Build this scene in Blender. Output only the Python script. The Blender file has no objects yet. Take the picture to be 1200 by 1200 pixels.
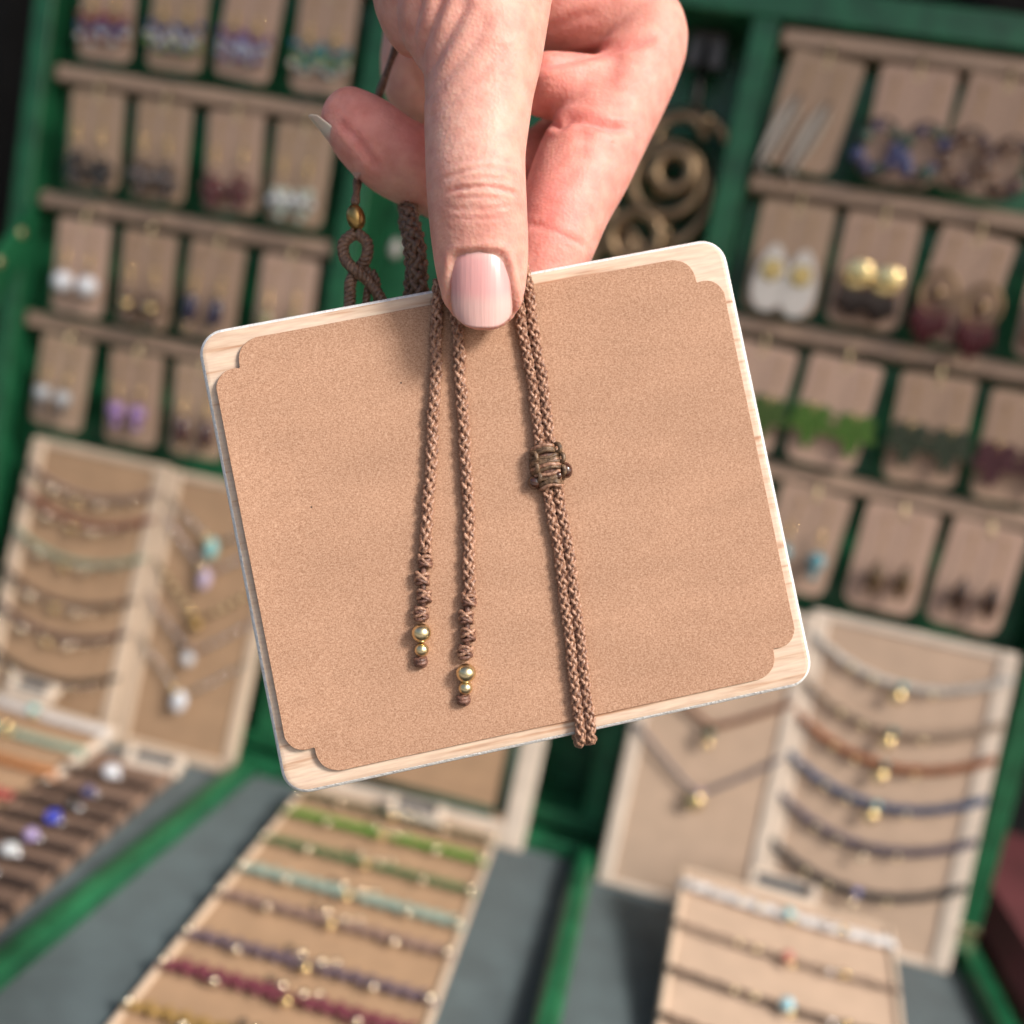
import bpy, math, random
import numpy as np
from mathutils import Matrix, Vector
random.seed(7)
rng = np.random.default_rng(7)
MM = 0.001
scene = bpy.context.scene
col = scene.collection

# ------------------------------------------------------------------ camera
def cam_axes(yaw=9, pitch=8, roll=11):
    y, p, r = map(math.radians, (yaw, pitch, roll))
    fwd = np.array([-math.sin(y)*math.cos(p), math.cos(y)*math.cos(p), -math.sin(p)])
    right = np.cross(fwd, [0, 0, 1]); right /= np.linalg.norm(right)
    up = np.cross(right, fwd)
    return right*math.cos(r)+up*math.sin(r), -right*math.sin(r)+up*math.cos(r), fwd
CR, CU, FW = cam_axes()
CAM = np.array([87.0, -548.0, 250.0])
cd = bpy.data.cameras.new('camera')
cam = bpy.data.objects.new('camera', cd); col.objects.link(cam)
cam.matrix_world = Matrix(((CR[0], CU[0], -FW[0], CAM[0]*MM), (CR[1], CU[1], -FW[1], CAM[1]*MM),
                           (CR[2], CU[2], -FW[2], CAM[2]*MM), (0, 0, 0, 1)))
cd.sensor_width = 36; cd.lens = 36*1155/1200
cd.clip_start = 0.01; cd.clip_end = 100
cd.dof.use_dof = True; cd.dof.focus_distance = 0.171; cd.dof.aperture_fstop = 8.2
scene.camera = cam

# ------------------------------------------------------------------ light
SUN_EL, SUN_AZ = 40, 60            # azimuth: degrees to the right of straight behind the camera
w = bpy.data.worlds.new('World'); scene.world = w; w.use_nodes = True
nt = w.node_tree; bg = nt.nodes['Background']
sky = nt.nodes.new('ShaderNodeTexSky'); sky.sky_type = 'NISHITA'; sky.sun_disc = False
sky.sun_elevation = math.radians(SUN_EL); sky.air_density = 1.0; sky.dust_density = 4.0; sky.ozone_density = 0.6
az = math.radians(SUN_AZ)
sdir = np.array([math.sin(az)*math.cos(math.radians(SUN_EL)), -math.cos(az)*math.cos(math.radians(SUN_EL)), math.sin(math.radians(SUN_EL))])
sky.sun_rotation = math.atan2(sdir[0], sdir[1])
nt.links.new(sky.outputs[0], bg.inputs[0]); bg.inputs[1].default_value = 0.088
sd = bpy.data.lights.new('sun', 'SUN'); sd.energy = 2.4; sd.angle = math.radians(14); sd.color = (1, 0.95, 0.88)
sun = bpy.data.objects.new('sun', sd); col.objects.link(sun)
sun.rotation_euler = Vector(sdir).to_track_quat('Z', 'Y').to_euler()
vs = scene.view_settings
vs.view_transform = 'Standard'; vs.look = 'None'; vs.gamma = 1; vs.exposure = 0.76
scene.cycles.max_bounces = 6; scene.cycles.diffuse_bounces = 3; scene.cycles.glossy_bounces = 3
scene.cycles.transmission_bounces = 4; scene.cycles.transparent_max_bounces = 4

# ------------------------------------------------------------------ materials
MATS = {}
def srgb(r, g, b):
    f = lambda c: c/12.92 if c <= .04045 else ((c+.055)/1.055)**2.4
    return tuple(f(c/255) for c in (r, g, b))
def mat(name, color, rough=.6, metal=0, var=0.0, vscale=200, bump=0.0, bscale=1500, spec=.5, coat=0, sheen=0, stretch=None, trans=0):
    if name in MATS: return MATS[name]
    m = bpy.data.materials.new(name); m.use_nodes = True
    n = m.node_tree; p = n.nodes['Principled BSDF']
    p.inputs['Base Color'].default_value = (*color, 1); p.inputs['Roughness'].default_value = rough
    p.inputs['Metallic'].default_value = metal; p.inputs['Specular IOR Level'].default_value = spec
    p.inputs['Coat Weight'].default_value = coat; p.inputs['Sheen Weight'].default_value = sheen
    p.inputs['Transmission Weight'].default_value = trans
    tc = n.nodes.new('ShaderNodeTexCoord'); src = tc.outputs['Object']
    if stretch:
        mp = n.nodes.new('ShaderNodeMapping'); mp.inputs['Scale'].default_value = stretch
        n.links.new(src, mp.inputs['Vector']); src = mp.outputs[0]
    if var:
        t = n.nodes.new('ShaderNodeTexNoise'); t.inputs['Scale'].default_value = vscale; t.inputs['Detail'].default_value = 4
        n.links.new(src, t.inputs['Vector'])
        r = n.nodes.new('ShaderNodeValToRGB')
        r.color_ramp.elements[0].position = .3; r.color_ramp.elements[1].position = .7
        r.color_ramp.elements[0].color = (*[c*(1-var) for c in color], 1)
        r.color_ramp.elements[1].color = (*[min(1, c*(1+var)) for c in color], 1)
        n.links.new(t.outputs['Fac'], r.inputs[0]); n.links.new(r.outputs[0], p.inputs['Base Color'])
    if bump:
        t2 = n.nodes.new('ShaderNodeTexNoise'); t2.inputs['Scale'].default_value = bscale; t2.inputs['Detail'].default_value = 3
        n.links.new(src, t2.inputs['Vector'])
        b = n.nodes.new('ShaderNodeBump'); b.inputs['Strength'].default_value = bump; b.inputs['Distance'].default_value = .0005
        n.links.new(t2.outputs['Fac'], b.inputs['Height']); n.links.new(b.outputs[0], p.inputs['Normal'])
    MATS[name] = m
    return m
GREEN = mat('green_paint', (.013, .112, .047), .36, var=.38, vscale=70, bump=.3, bscale=400)
FELT = mat('grey_felt', (.075, .105, .115), .95, var=.2, vscale=60, bump=.4, bscale=2500, sheen=.2)
BATTEN = mat('batten_wood', (.42, .29, .21), .6, var=.18, vscale=60, stretch=(.25, 1, 1), bump=.1)
CARDK = mat('card_kraft', (.36, .235, .16), .85, var=.08, vscale=400)
CARDKS = [mat('card_kraft_%d' % i, c, .85, var=.08, vscale=400) for i, c in enumerate([(.49, .335, .25), (.45, .315, .225), (.53, .36, .275), (.42, .285, .205)])]
PANELK = mat('panel_kraft', (.41, .26, .155), .85, var=.1, vscale=80, bump=.1)
PALEW = mat('pale_wood', (.62, .48, .36), .6, var=.12, vscale=50, stretch=(1, 1, .2), bump=.1)
PALEF = mat('pale_fabric_wood', (.68, .57, .47), .7, var=.1, vscale=60)
BROWNB = mat('brown_board', (.20, .125, .09), .8, var=.15, vscale=80)
BRASS = mat('brass', (.80, .66, .40), .3, 1, var=.1, vscale=300)
OBRASS = mat('old_brass', (.42, .27, .10), .33, 1, var=.25, vscale=500)
GOLD = mat('gold', (.90, .70, .34), .10, 1)
CHAMP = mat('champagne_metal', (.86, .76, .58), .08, 1)
SILVER = mat('silver', (.8, .8, .82), .14, 1)
BRONZE = mat('bronze', (.36, .25, .15), .36, 1, var=.3, vscale=80)
DARKM = mat('dark_metal', (.10, .085, .075), .3, 1)
BLACKC = mat('black_cloth', (.006, .006, .007), .9, var=.3, vscale=20)
REDC = mat('dark_red_cloth', (.16, .04, .045), .85, var=.2, vscale=20)
SLATE = mat('slot_dark', (.05, .06, .07), .6)
def gem(name, c, rough=.12): return mat('gem_'+name, c, rough, 0, spec=.7, coat=.6)
def yarn(name, c): return mat('yarn_'+name, c, .6, 0, var=.5, vscale=420, bump=.5, bscale=1800)

# ------------------------------------------------------------------ mesh helpers (all in millimetres, thing-local)
class MB:
    def __init__(s): s.v = []; s.f = []; s.sm = []
    def add(s, vs, fs, smooth=True):
        o = len(s.v); s.v += [tuple(map(float, v)) for v in vs]; s.f += [tuple(i+o for i in f) for f in fs]; s.sm += [smooth]*len(fs); return s
    def box(s, lo, hi, ch=0.6):
        lo = np.array(lo, float); hi = np.array(hi, float); c = (lo+hi)/2; h = (hi-lo)/2
        ch = min(ch, h.min()*.6)
        vs = []; idx = {}
        for sx in (-1, 1):
            for sy in (-1, 1):
                for sz in (-1, 1):
                    sg = np.array((sx, sy, sz))
                    for a in range(3):
                        d = h-ch; d[a] = h[a]; idx[(sx, sy, sz, a)] = len(vs); vs.append(c+sg*d)
        fs = []
        for a in range(3):
            b, e = (a+1) % 3, (a+2) % 3
            for sg in (-1, 1):
                q = []
                for (p, r) in ((-1, -1), (1, -1), (1, 1), (-1, 1)):
                    k = [0, 0, 0]; k[a] = sg; k[b] = p; k[e] = r; q.append(idx[(*k, a)])
                fs.append(tuple(q if sg > 0 else q[::-1]))
        for a in range(3):
            b, e = (a+1) % 3, (a+2) % 3
            for p in (-1, 1):
                for r in (-1, 1):
                    k0 = [0, 0, 0]; k0[b] = p; k0[e] = r; k0[a] = -1; k1 = list(k0); k1[a] = 1
                    q = [idx[(*k0, b)], idx[(*k1, b)], idx[(*k1, e)], idx[(*k0, e)]]
                    fs.append(tuple(q if p*r < 0 else q[::-1]))
        for sx in (-1, 1):
            for sy in (-1, 1):
                for sz in (-1, 1):
                    q = [idx[(sx, sy, sz, a)] for a in range(3)]
                    fs.append(tuple(q if sx*sy*sz > 0 else q[::-1]))
        return s.add(vs, fs, False)
    def tube(s, pts, r, n=6, flat=None, closed=False, cap=True):
        """tube along pts; r scalar or list; flat=(normal, factor) squeezes it along that normal"""
        P = np.array(pts, float); N = len(P); r = np.broadcast_to(np.array(r, float), (N,))
        if closed: T = np.roll(P, -1, 0)-np.roll(P, 1, 0)
        else: T = np.gradient(P, axis=0)
        T /= np.linalg.norm(T, axis=1)[:, None]+1e-12
        ref = np.array(flat[0], float) if flat else None
        vs = []; prev = None
        for i in range(N):
            if ref is not None: b = ref-T[i]*(ref@T[i])
            elif prev is None:
                b = np.cross(T[i], (0.31, .72, .62))
            else: b = prev-T[i]*(prev@T[i])
            b /= np.linalg.norm(b)+1e-12; prev = b; a = np.cross(b, T[i]); k = flat[1] if flat else 1
            for j in range(n):
                t = 2*math.pi*j/n
                vs.append(P[i]+r[i]*(math.cos(t)*a+math.sin(t)*b*k))
        fs = []
        for i in range(N if closed else N-1):
            i2 = (i+1) % N
            for j in range(n):
                j2 = (j+1) % n
                fs.append((i*n+j, i*n+j2, i2*n+j2, i2*n+j))
        if not closed and cap:
            fs.append(tuple(range(n))[::-1]); fs.append(tuple((N-1)*n+j for j in range(n)))
        return s.add(vs, fs)
    def sphere(s, c, r, nu=14, nv=9):
        c = np.array(c, float); r = np.broadcast_to(np.array(r, float), (3,))
        vs = [c+r*(0, 0, 1)]
        for i in range(1, nv):
            a = math.pi*i/nv
            for j in range(nu):
                b = 2*math.pi*j/nu; vs.append(c+r*np.array((math.sin(a)*math.cos(b), math.sin(a)*math.sin(b), math.cos(a))))
        vs.append(c-r*np.array((0, 0, 1))); fs = []
        for j in range(nu):
            j2 = (j+1) % nu; fs.append((0, 1+j, 1+j2))
            for i in range(nv-2): fs.append((1+i*nu+j, 1+(i+1)*nu+j, 1+(i+1)*nu+j2, 1+i*nu+j2))
            fs.append((1+(nv-2)*nu+j, len(vs)-1, 1+(nv-2)*nu+j2))
        return s.add(vs, fs)
    def prism(s, outline, y0, y1, axis=1, bevel=0):
        """closed outline of 2-D points (x,z) extruded along y from y0 (front) to y1"""
        n = len(outline); O = np.array(outline, float)
        if bevel:
            d = np.roll(O, -1, 0)-np.roll(O, 1, 0); d /= np.linalg.norm(d, axis=1)[:, None]+1e-9
            nrm = np.c_[d[:, 1], -d[:, 0]]
            area = np.sum(O[:, 0]*np.roll(O[:, 1], -1)-np.roll(O[:, 0], -1)*O[:, 1])
            if area < 0: nrm = -nrm
            rings = [(O-nrm*bevel, y0), (O, y0+bevel), (O, y1-bevel), (O-nrm*bevel, y1)]
        else: rings = [(O, y0), (O, y1)]
        vs = []
        for o, y in rings: vs += [(p[0], y, p[1]) for p in o]
        area = np.sum(O[:, 0]*np.roll(O[:, 1], -1)-np.roll(O[:, 0], -1)*O[:, 1])
        fs = []
        for k in range(len(rings)-1):
            for j in range(n):
                j2 = (j+1) % n
                q = (k*n+j, k*n+j2, (k+1)*n+j2, (k+1)*n+j); fs.append(q[::-1] if area > 0 else q)
        a = tuple(range(n)); b = tuple((len(rings)-1)*n+j for j in range(n))
        fs += [a, b[::-1]] if area > 0 else [a[::-1], b]
        return s.add(vs, fs, False)
    def mesh(s, name):
        me = bpy.data.meshes.new(name)
        me.from_pydata([(a*MM, b*MM, c*MM) for a, b, c in s.v], [], s.f)
        me.polygons.foreach_set('use_smooth', s.sm); me.update()
        return me
    def build(s, name, material, parent=None):
        return link(name, s.mesh(name), material, parent)
def link(name, me, material, parent=None):
    o = bpy.data.objects.new(name, me); col.objects.link(o)
    if material and not me.materials: me.materials.append(material)
    elif material and me.materials[0] != material:
        o.material_slots[0].link = 'OBJECT'; o.material_slots[0].material = material
    if parent: o.parent = parent
    return o
def tag(o, label=None, cat=None, group=None, kind=None):
    for k, v in (('label', label), ('category', cat), ('group', group), ('kind', kind)):
        if v: o[k] = v
    return o
def thing(name, label, cat, M=None, group=None):
    o = bpy.data.objects.new(name, None); o.empty_display_size = .01; col.objects.link(o)
    if M is not None: o.matrix_world = M
    return tag(o, label, cat, group)
def frame(loc, rx=0, rz=0, ry=0):
    return Matrix.Translation(Vector(loc)*MM) @ Matrix.Rotation(math.radians(rz), 4, 'Z') @ Matrix.Rotation(math.radians(rx), 4, 'X') @ Matrix.Rotation(math.radians(ry), 4, 'Y')
_ball = MB().sphere((0, 0, 0), 1).mesh('bead'); _ball_lo = MB().sphere((0, 0, 0), 1, 10, 6).mesh('bead_small')
def bead(c, r, material, parent, name='bead', lo=False):
    me = _ball_lo if lo else _ball
    o = bpy.data.objects.new(name, me); col.objects.link(o)
    if not me.materials: me.materials.append(BRASS)
    o.material_slots[0].link = 'OBJECT'; o.material_slots[0].material = material
    o.parent = parent; o.location = Vector(c)*MM
    r = (r, r, r) if np.isscalar(r) else r
    o.scale = r
    return o
def spline(pts, n):
    P = np.array(pts, float); m = len(P)
    if m == 2: t = np.linspace(0, 1, n)[:, None]; return P[0]*(1-t)+P[1]*t
    Q = np.vstack([2*P[0]-P[1], P, 2*P[-1]-P[-2]]); out = []
    for s in np.linspace(0, m-1-1e-9, n):
        i = int(s); t = s-i; a, b, c, d = Q[i:i+4]
        out.append(.5*(2*b+(c-a)*t+(2*a-5*b+4*c-d)*t*t+(3*b-a-3*c+d)*t**3))
    return np.array(out)

# ------------------------------------------------------------------ setting: stall table, dark cloth behind, unseen shade sheet added above, bounce ground below
tb = MB().box((-1400, -650, -60), (1400, 900, -34), 4).build('table', BLACKC); tag(tb, kind='structure')
def curtain(name, x0, x1, y, z0, z1, material, amp=14, per=95, along='x'):
    n = int(abs(x1-x0)/12); vs = []; fs = []
    for i in range(n+1):
        x = x0+(x1-x0)*i/n; d = amp*math.sin(x/per*2*math.pi)+amp*.5*math.sin(x/per*3.7+1)
        for z in (z0, z1): vs.append((x, y+d, z) if along == 'x' else (y+d, x, z))
    for i in range(n): fs.append((2*i, 2*i+2, 2*i+3, 2*i+1))
    b = MB().add(vs, fs).build(name, material); b.modifiers.new('thickness', 'SOLIDIFY').thickness = .003
    return tag(b, kind='structure')
aw = MB().box((-1600, -625, 1200), (1900, 520, 1204), 1).build('awning', mat('awning_canvas', (.22, .20, .19), .9, var=.1, vscale=10)); tag(aw, kind='structure')  # assumed canopy out of view, added to darken the lid's upper panels
gp = MB().box((-9000, -9000, -810), (9000, 9000, -800), 1).build('ground', mat('pavement', (.34, .32, .30), .9, var=.15, vscale=3)); tag(gp, kind='structure')  # assumed floor out of view, added to bounce light onto undersides
curtain('backdrop', -1400, 1400, 420, -34, 1250, BLACKC)
cl = MB().box((304, -420, -33), (640, 160, 8), 14).build('folded_cloth', REDC)
tag(cl, 'dark red folded cloth beside the right wall of the green case', 'cloth')

# ------------------------------------------------------------------ the green case: lid standing upright, base lying open
LX0, LX1 = -326, 292; DL, DR = -118, 82          # outer walls, dividers
YF, YB = -14, 34; FL = -8                        # lid front edge, lid back; felt level
case = thing('display_case', 'open green wooden display case with divided lid and felt-lined base', 'display case', frame((-17, 0, -32)))
def cp(name, lo, hi, m=GREEN, ch=1.0, label=None):
    o = MB().box(np.array(lo)-(-17, 0, -32), np.array(hi)-(-17, 0, -32), ch).build(name, m, case)
    if label: o['label'] = label
    return o
cp('back_board', (LX0+2, YB-6, 3), (LX1-2, YB, 461))
cp('top_rail', (LX0, YF, 447.5), (LX1, YB+1, 464))
cp('bottom_rail', (LX0, YF, 2), (LX1, YB+1, 12))
cp('side_wall', (LX0-.6, YF-.5, 1.5), (LX0+12, YB+1.5, 464.5)); cp('side_wall', (LX1-12, YF-.5, 1.5), (LX1+.6, YB+1.5, 464.5))
cp('divider', (DL-7, YF-.3, 12.2), (DL+7, YB-6.2, 447.3)); cp('divider', (DR-7, YF-.3, 12.2), (DR+7, YB-6.2, 447.3))
cp('rack_panel', (LX0+12.2, 6, 12.2), (DL-7.2, 11, 447.3)); cp('rack_panel', (DR+7.2, 6, 12.2), (LX1-12.2, 11, 447.3))
YB0 = -380
cp('base_floor', (LX0+3, YB0+3, -31), (LX1-3, -22, FL-2.2))
cp('felt_lining', (LX0+10.2, YB0+10, FL-2), (LX1-10.2, -27, FL), FELT, .5, 'grey felt lining of the base')
cp('rear_wall', (LX0, -26.8, -31.5), (LX1, YF-.8, .5)); cp('front_wall', (LX0, YB0, -31.5), (LX1, YB0+9.8, .5))
cp('base_wall', (LX0-.6, YB0-.6, -32), (LX0+10, YF-.6, 1)); cp('base_wall', (LX1-10, YB0-.6, -32), (LX1+.6, YF-.6, 1))
cp('base_divider', (DL-5.5, YB0+10, FL+.1), (DL+5.5, -27, 4), ch=2.5); cp('base_divider', (DR-5.5, YB0+10, FL+.1), (DR+5.5, -27, 4), ch=2.5)
st = MB().add([(LX0+17, YF-1, 292), (LX0+17, YF-1, 262), (LX0+17, -210, 4), (LX0+17, -240, 4), (LX0+13, YF-1, 292), (LX0+13, YF-1, 262), (LX0+13, -210, 4), (LX0+13, -240, 4)],
     [(0, 1, 2, 3), (7, 6, 5, 4), (0, 4, 5, 1), (1, 5, 6, 2), (2, 6, 7, 3), (3, 7, 4, 0)], False)
st.v = [(a+17, b, c+32) for a, b, c in st.v]
o = st.build('stay_arm', GREEN, case)
for y, z in ((-24, 274), (-40, 255)):
    s = bead((LX0+17.5+17, y, z+32), (1.2, 3, 3), BRASS, o, 'screw')
for x in (LX0+40, LX1-30):
    h = MB().box((x+17-9, YF-1.6, 32-4), (x+17+9, YF-1, 32+11), .2).tube([(x+17-9, YF-2, 34.4), (x+17+9, YF-2, 34.4)], 1.8, 8).build('hinge', BRASS, case)
h = MB().box((LX1-10+17, YF-1.6-.8, 32-2), (LX1+17, YF-.9, 32+9), .3).build('latch', BRASS, case)

# wooden battens with cup hooks
HOOKZ = {}
def hook_mesh():
    p = [(0, 0, 0), (0, -5, -1), (0, -7.4, -5), (0, -8.2, -8), (0, -7.2, -10.4), (0, -5.4, -11), (0, -4.2, -10)]
    return MB().tube(spline(p, 14), .55, 6).mesh('hook')
HOOK = hook_mesh()
def battens(x0, x1, zs, hooks):
    for k, z in enumerate(zs):
        b = MB().box((x0+17, -10, z-4.5+32), (x1+17, 5.8, z+4.5+32), 1.2).build('batten', BATTEN, case)
        for x in hooks[k]:
            h = link('hook', HOOK, BRASS, b); h.location = Vector((x+17, -9.5, z-1+32))*MM
            HOOKZ[(round(x), k, x0 < 0)] = z
LXC = [[-279, -235, -190.5, -148], [-277, -235, -191.5, -150], [-275, -233, -191, -147], [-276, -231.5, -190, -147]]
RXC = [[116, 160, 202], [118, 160, 206, 251], [116, 158.5, 204, 248], [159, 203, 246]]
battens(-311, -128, (441, 369, 297, 226), LXC)
battens(91, 278, (441, 369, 297, 225), RXC)

# ------------------------------------------------------------------ earring cards and earrings
def rrect(w2, z0, z1, rt, rb, n=5):
    pts = []
    for cx, cz, r, a0 in ((w2-rt, z1-rt, rt, 0), (-w2+rt, z1-rt, rt, 90), (-w2+rb, z0+rb, rb, 180), (w2-rb, z0+rb, rb, 270)):
        for i in range(n+1):
            a = math.radians(a0+90*i/n); pts.append((cx+r*math.cos(a), cz+r*math.sin(a)))
    return pts
CARDM = [MB().prism(rrect(16.6, -53, 1, 2.5, 5), -.3, .3).mesh('card'), MB().prism(rrect(18.2, -54.5, 1, 2.5, 6.5), -.3, .3).mesh('card')]
# each earring is built hanging from (0,0,0); the ear wire comes first
WIRE = MB().tube(spline([(0, 2, 1), (0, 0, 3.6), (0, -2, 4.5), (0, -3.2, 3), (.2, -3.2, -2), (0, -3, -7), (0, -2.8, -10)], 20), .32, 6).mesh('ear_wire')
def petal(w, l, seg=7, thick=.8, scallop=0):
    L = []
    for i in range(seg+1):
        t = i/seg; L.append((w*math.sin(math.pi*t**.8)*(1+scallop*(i % 2)), -l*t))
    return MB().prism(L+[(-x, z) for x, z in L[-2:0:-1]], -thick/2, thick/2)
def earring(style, c, root):
    z = -11
    if style in ('fan',):
        a, b, d = c
        bead((0, -3, z), 1.5, GOLD, root); bead((0, -3, z-3.2), 1.5, GOLD, root)
        MB().tube([(-7.5, -3, z-8.5), (0, -3, z-5), (7.5, -3, z-8.5)], .7, 6).build('bar', GOLD, root)
        for i in range(5):
            x = -6.6+3.3*i
            for j in range(3):
                bead((x+random.uniform(-.6, .6), -3.4, z-7.5-j*4.3-(2-abs(i-2))*1.6+random.uniform(-.8, .8)), random.uniform(1.4, 1.9), (a, b, d)[(j+(i % 2)*(j > 1)) % 3], root, 'bead', True)
    elif style == 'cluster':
        m1, m2 = c
        for j in range(3): bead((random.uniform(-.5, .5), -3.4, z-2.6*j+3), 1.25, GOLD, root)
        MB().tube([(0, -3, z-6), (0, -3, z-10)], .35, 5).build('stem', OBRASS, root)
        for i in range(6):
            a = i*1.05; bead((4.2*math.cos(a)+random.uniform(-.7, .7), -3.4, z-13.5+4.4*math.sin(a)+random.uniform(-1, 1)), random.uniform(1.7, 2.6), m1 if i % 3 or m2 is GOLD else m2, root, 'bead', True)
        bead((0, -5, z-13.5), 2.4, m2, root); bead((.6, -3.6, z-20.5), 1.6, m1, root)
    elif style == 'ball':
        for j in range(3): bead((random.uniform(-.5, .5), -3.4, z-2.8*j+2), 1.4, GOLD, root)
        bead((0, -5, z-15), 6.0, c[0], root, 'pearl')
    elif style == 'drop':
        for j in range(3): bead((random.uniform(-.5, .5), -3.4, z-2.9*j+2), 1.35, GOLD, root)
        MB().tube([(0, -3, z-4), (0, -3, z-7)], .35, 5).build('stem', OBRASS, root)
        bead((0, -4, z-13), (3.6, 3, 7), c[0], root, 'drop_stone'); bead((0, -4, z-21), 1.2, GOLD, root)
    elif style == 'small':
        for j in range(2): bead((random.uniform(-.5, .5), -3.4, z-3*j+2), 1.35, GOLD, root)
        MB().tube([(0, -3, z-3), (0, -3, z-7)], .35, 5).build('stem', OBRASS, root)
        bead((0, -4.5, z-10.5), 4.2, c[0], root, 'stone'); bead((0, -4, z-17), 2.3, c[1], root)
    elif style == 'feather':
        P = petal(4.4, 46, 10, 1.0).build('feather', c[0], root); P.location = Vector((0, -2.6, z+1))*MM; P.rotation_euler = (0, math.radians(13), 0)
        q = MB().tube([(0, -3.6, z), (-5, -3.6, z-24), (-10.5, -3.4, z-44)], .9, 6).build('quill', c[1], root)
        for i in range(7):
            MB().tube([(-1-1.2*i, -3.7, z-5-5*i), (2.6-1.2*i, -3.8, z-10-5*i)], .55, 5).build('barb', c[0], root)
    elif style == 'flower':
        a, b = c
        ring = [(9*math.sin(t), -3, z-16+13*math.cos(t)) for t in np.linspace(0, 2*math.pi, 28, endpoint=False)]
        MB().tube(ring, .8, 6, closed=True).build('hoop', DARKM, root)
        for i in range(8):
            t = 2*math.pi*i/8+.5+random.uniform(-.25, .25); q_ = random.uniform(2.2, 3.8); bead((8.2*math.sin(t)+random.uniform(-.8, .8), -4.2, z-16+9.5*math.cos(t)), (q_, 2.2, q_), a if i % 3 else b, root, 'flower', True)
    elif style == 'disc':
        MB().prism([(8.5*math.sin(t)*(1-.28*math.cos(t)), z-19+17*math.cos(t)) for t in np.linspace(0, 2*math.pi, 28, endpoint=False)], -3.6, -2.4, bevel=.4).build('shell_drop', c[0], root)
        MB().prism([(5.4*math.sin(t), z-15+5.4*math.cos(t)) for t in np.linspace(0, 2*math.pi, 24, endpoint=False)], -5, -4, bevel=.4).build('disc', GOLD, root)
        bead((0, -5.6, z-15), 1.9, BRASS, root)
    elif style == 'fringe':
        bead((0, -4, z-6), (6.2, 1.2, 6.2), c[0], root, 'disc'); bead((0, -5.2, z-6), 1.1, DARKM, root)
        for i in range(7):
            x = -6+2*i; MB().tube([(x*.75, -3.2, z-10), (x, -3.6, z-24+abs(x)*.7)], [.9, 1.3], 6).build('tassel', c[1], root)
    elif style == 'hoopfringe':
        ring = [(7.2*math.sin(t), -3, z-9+9*math.cos(t)) for t in np.linspace(0, 2*math.pi, 28, endpoint=False)]
        MB().tube(ring, 1.3, 6, closed=True).build('hoop', BRONZE, root)
        bead((0, -3, z-9), 3.2, BRONZE, root)
        for i in range(7):
            x = -7.5+2.5*i; MB().tube([(x*.8, -3.2, z-15), (x, -3.6, z-33+abs(x)*1.1)], [1.1, 1.4], 6).build('tassel', c[0], root)
    elif style == 'leaf':
        bead((0, -3, z-3), 1.3, GOLD, root); bead((0, -3, z-6), 1.3, GOLD, root)
        for ang in (-100, -52, 0, 52, 100):
            p = petal(3.6, 17-abs(ang)*.075, 8, 1.4, .25).build('leaf_lobe', c[0], root)
            p.location = Vector((0, -3.6-abs(ang)*.008, z-7))*MM; p.rotation_euler = (0, math.radians(ang), 0)
    elif style == 'spindle':
        MB().tube([(0, -3, z), (0, -3, z-4)], .3, 5).build('chain', OBRASS, root)
        zz = np.linspace(0, 1, 12); MB().tube([(0, -4.4, z-4-18*t) for t in zz], [.5+3.2*math.sin(math.pi*t)**1.3 for t in zz], 10).build('spindle', c[0], root)
G = lambda n, *c: gem(n, c)
kw = dict
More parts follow.
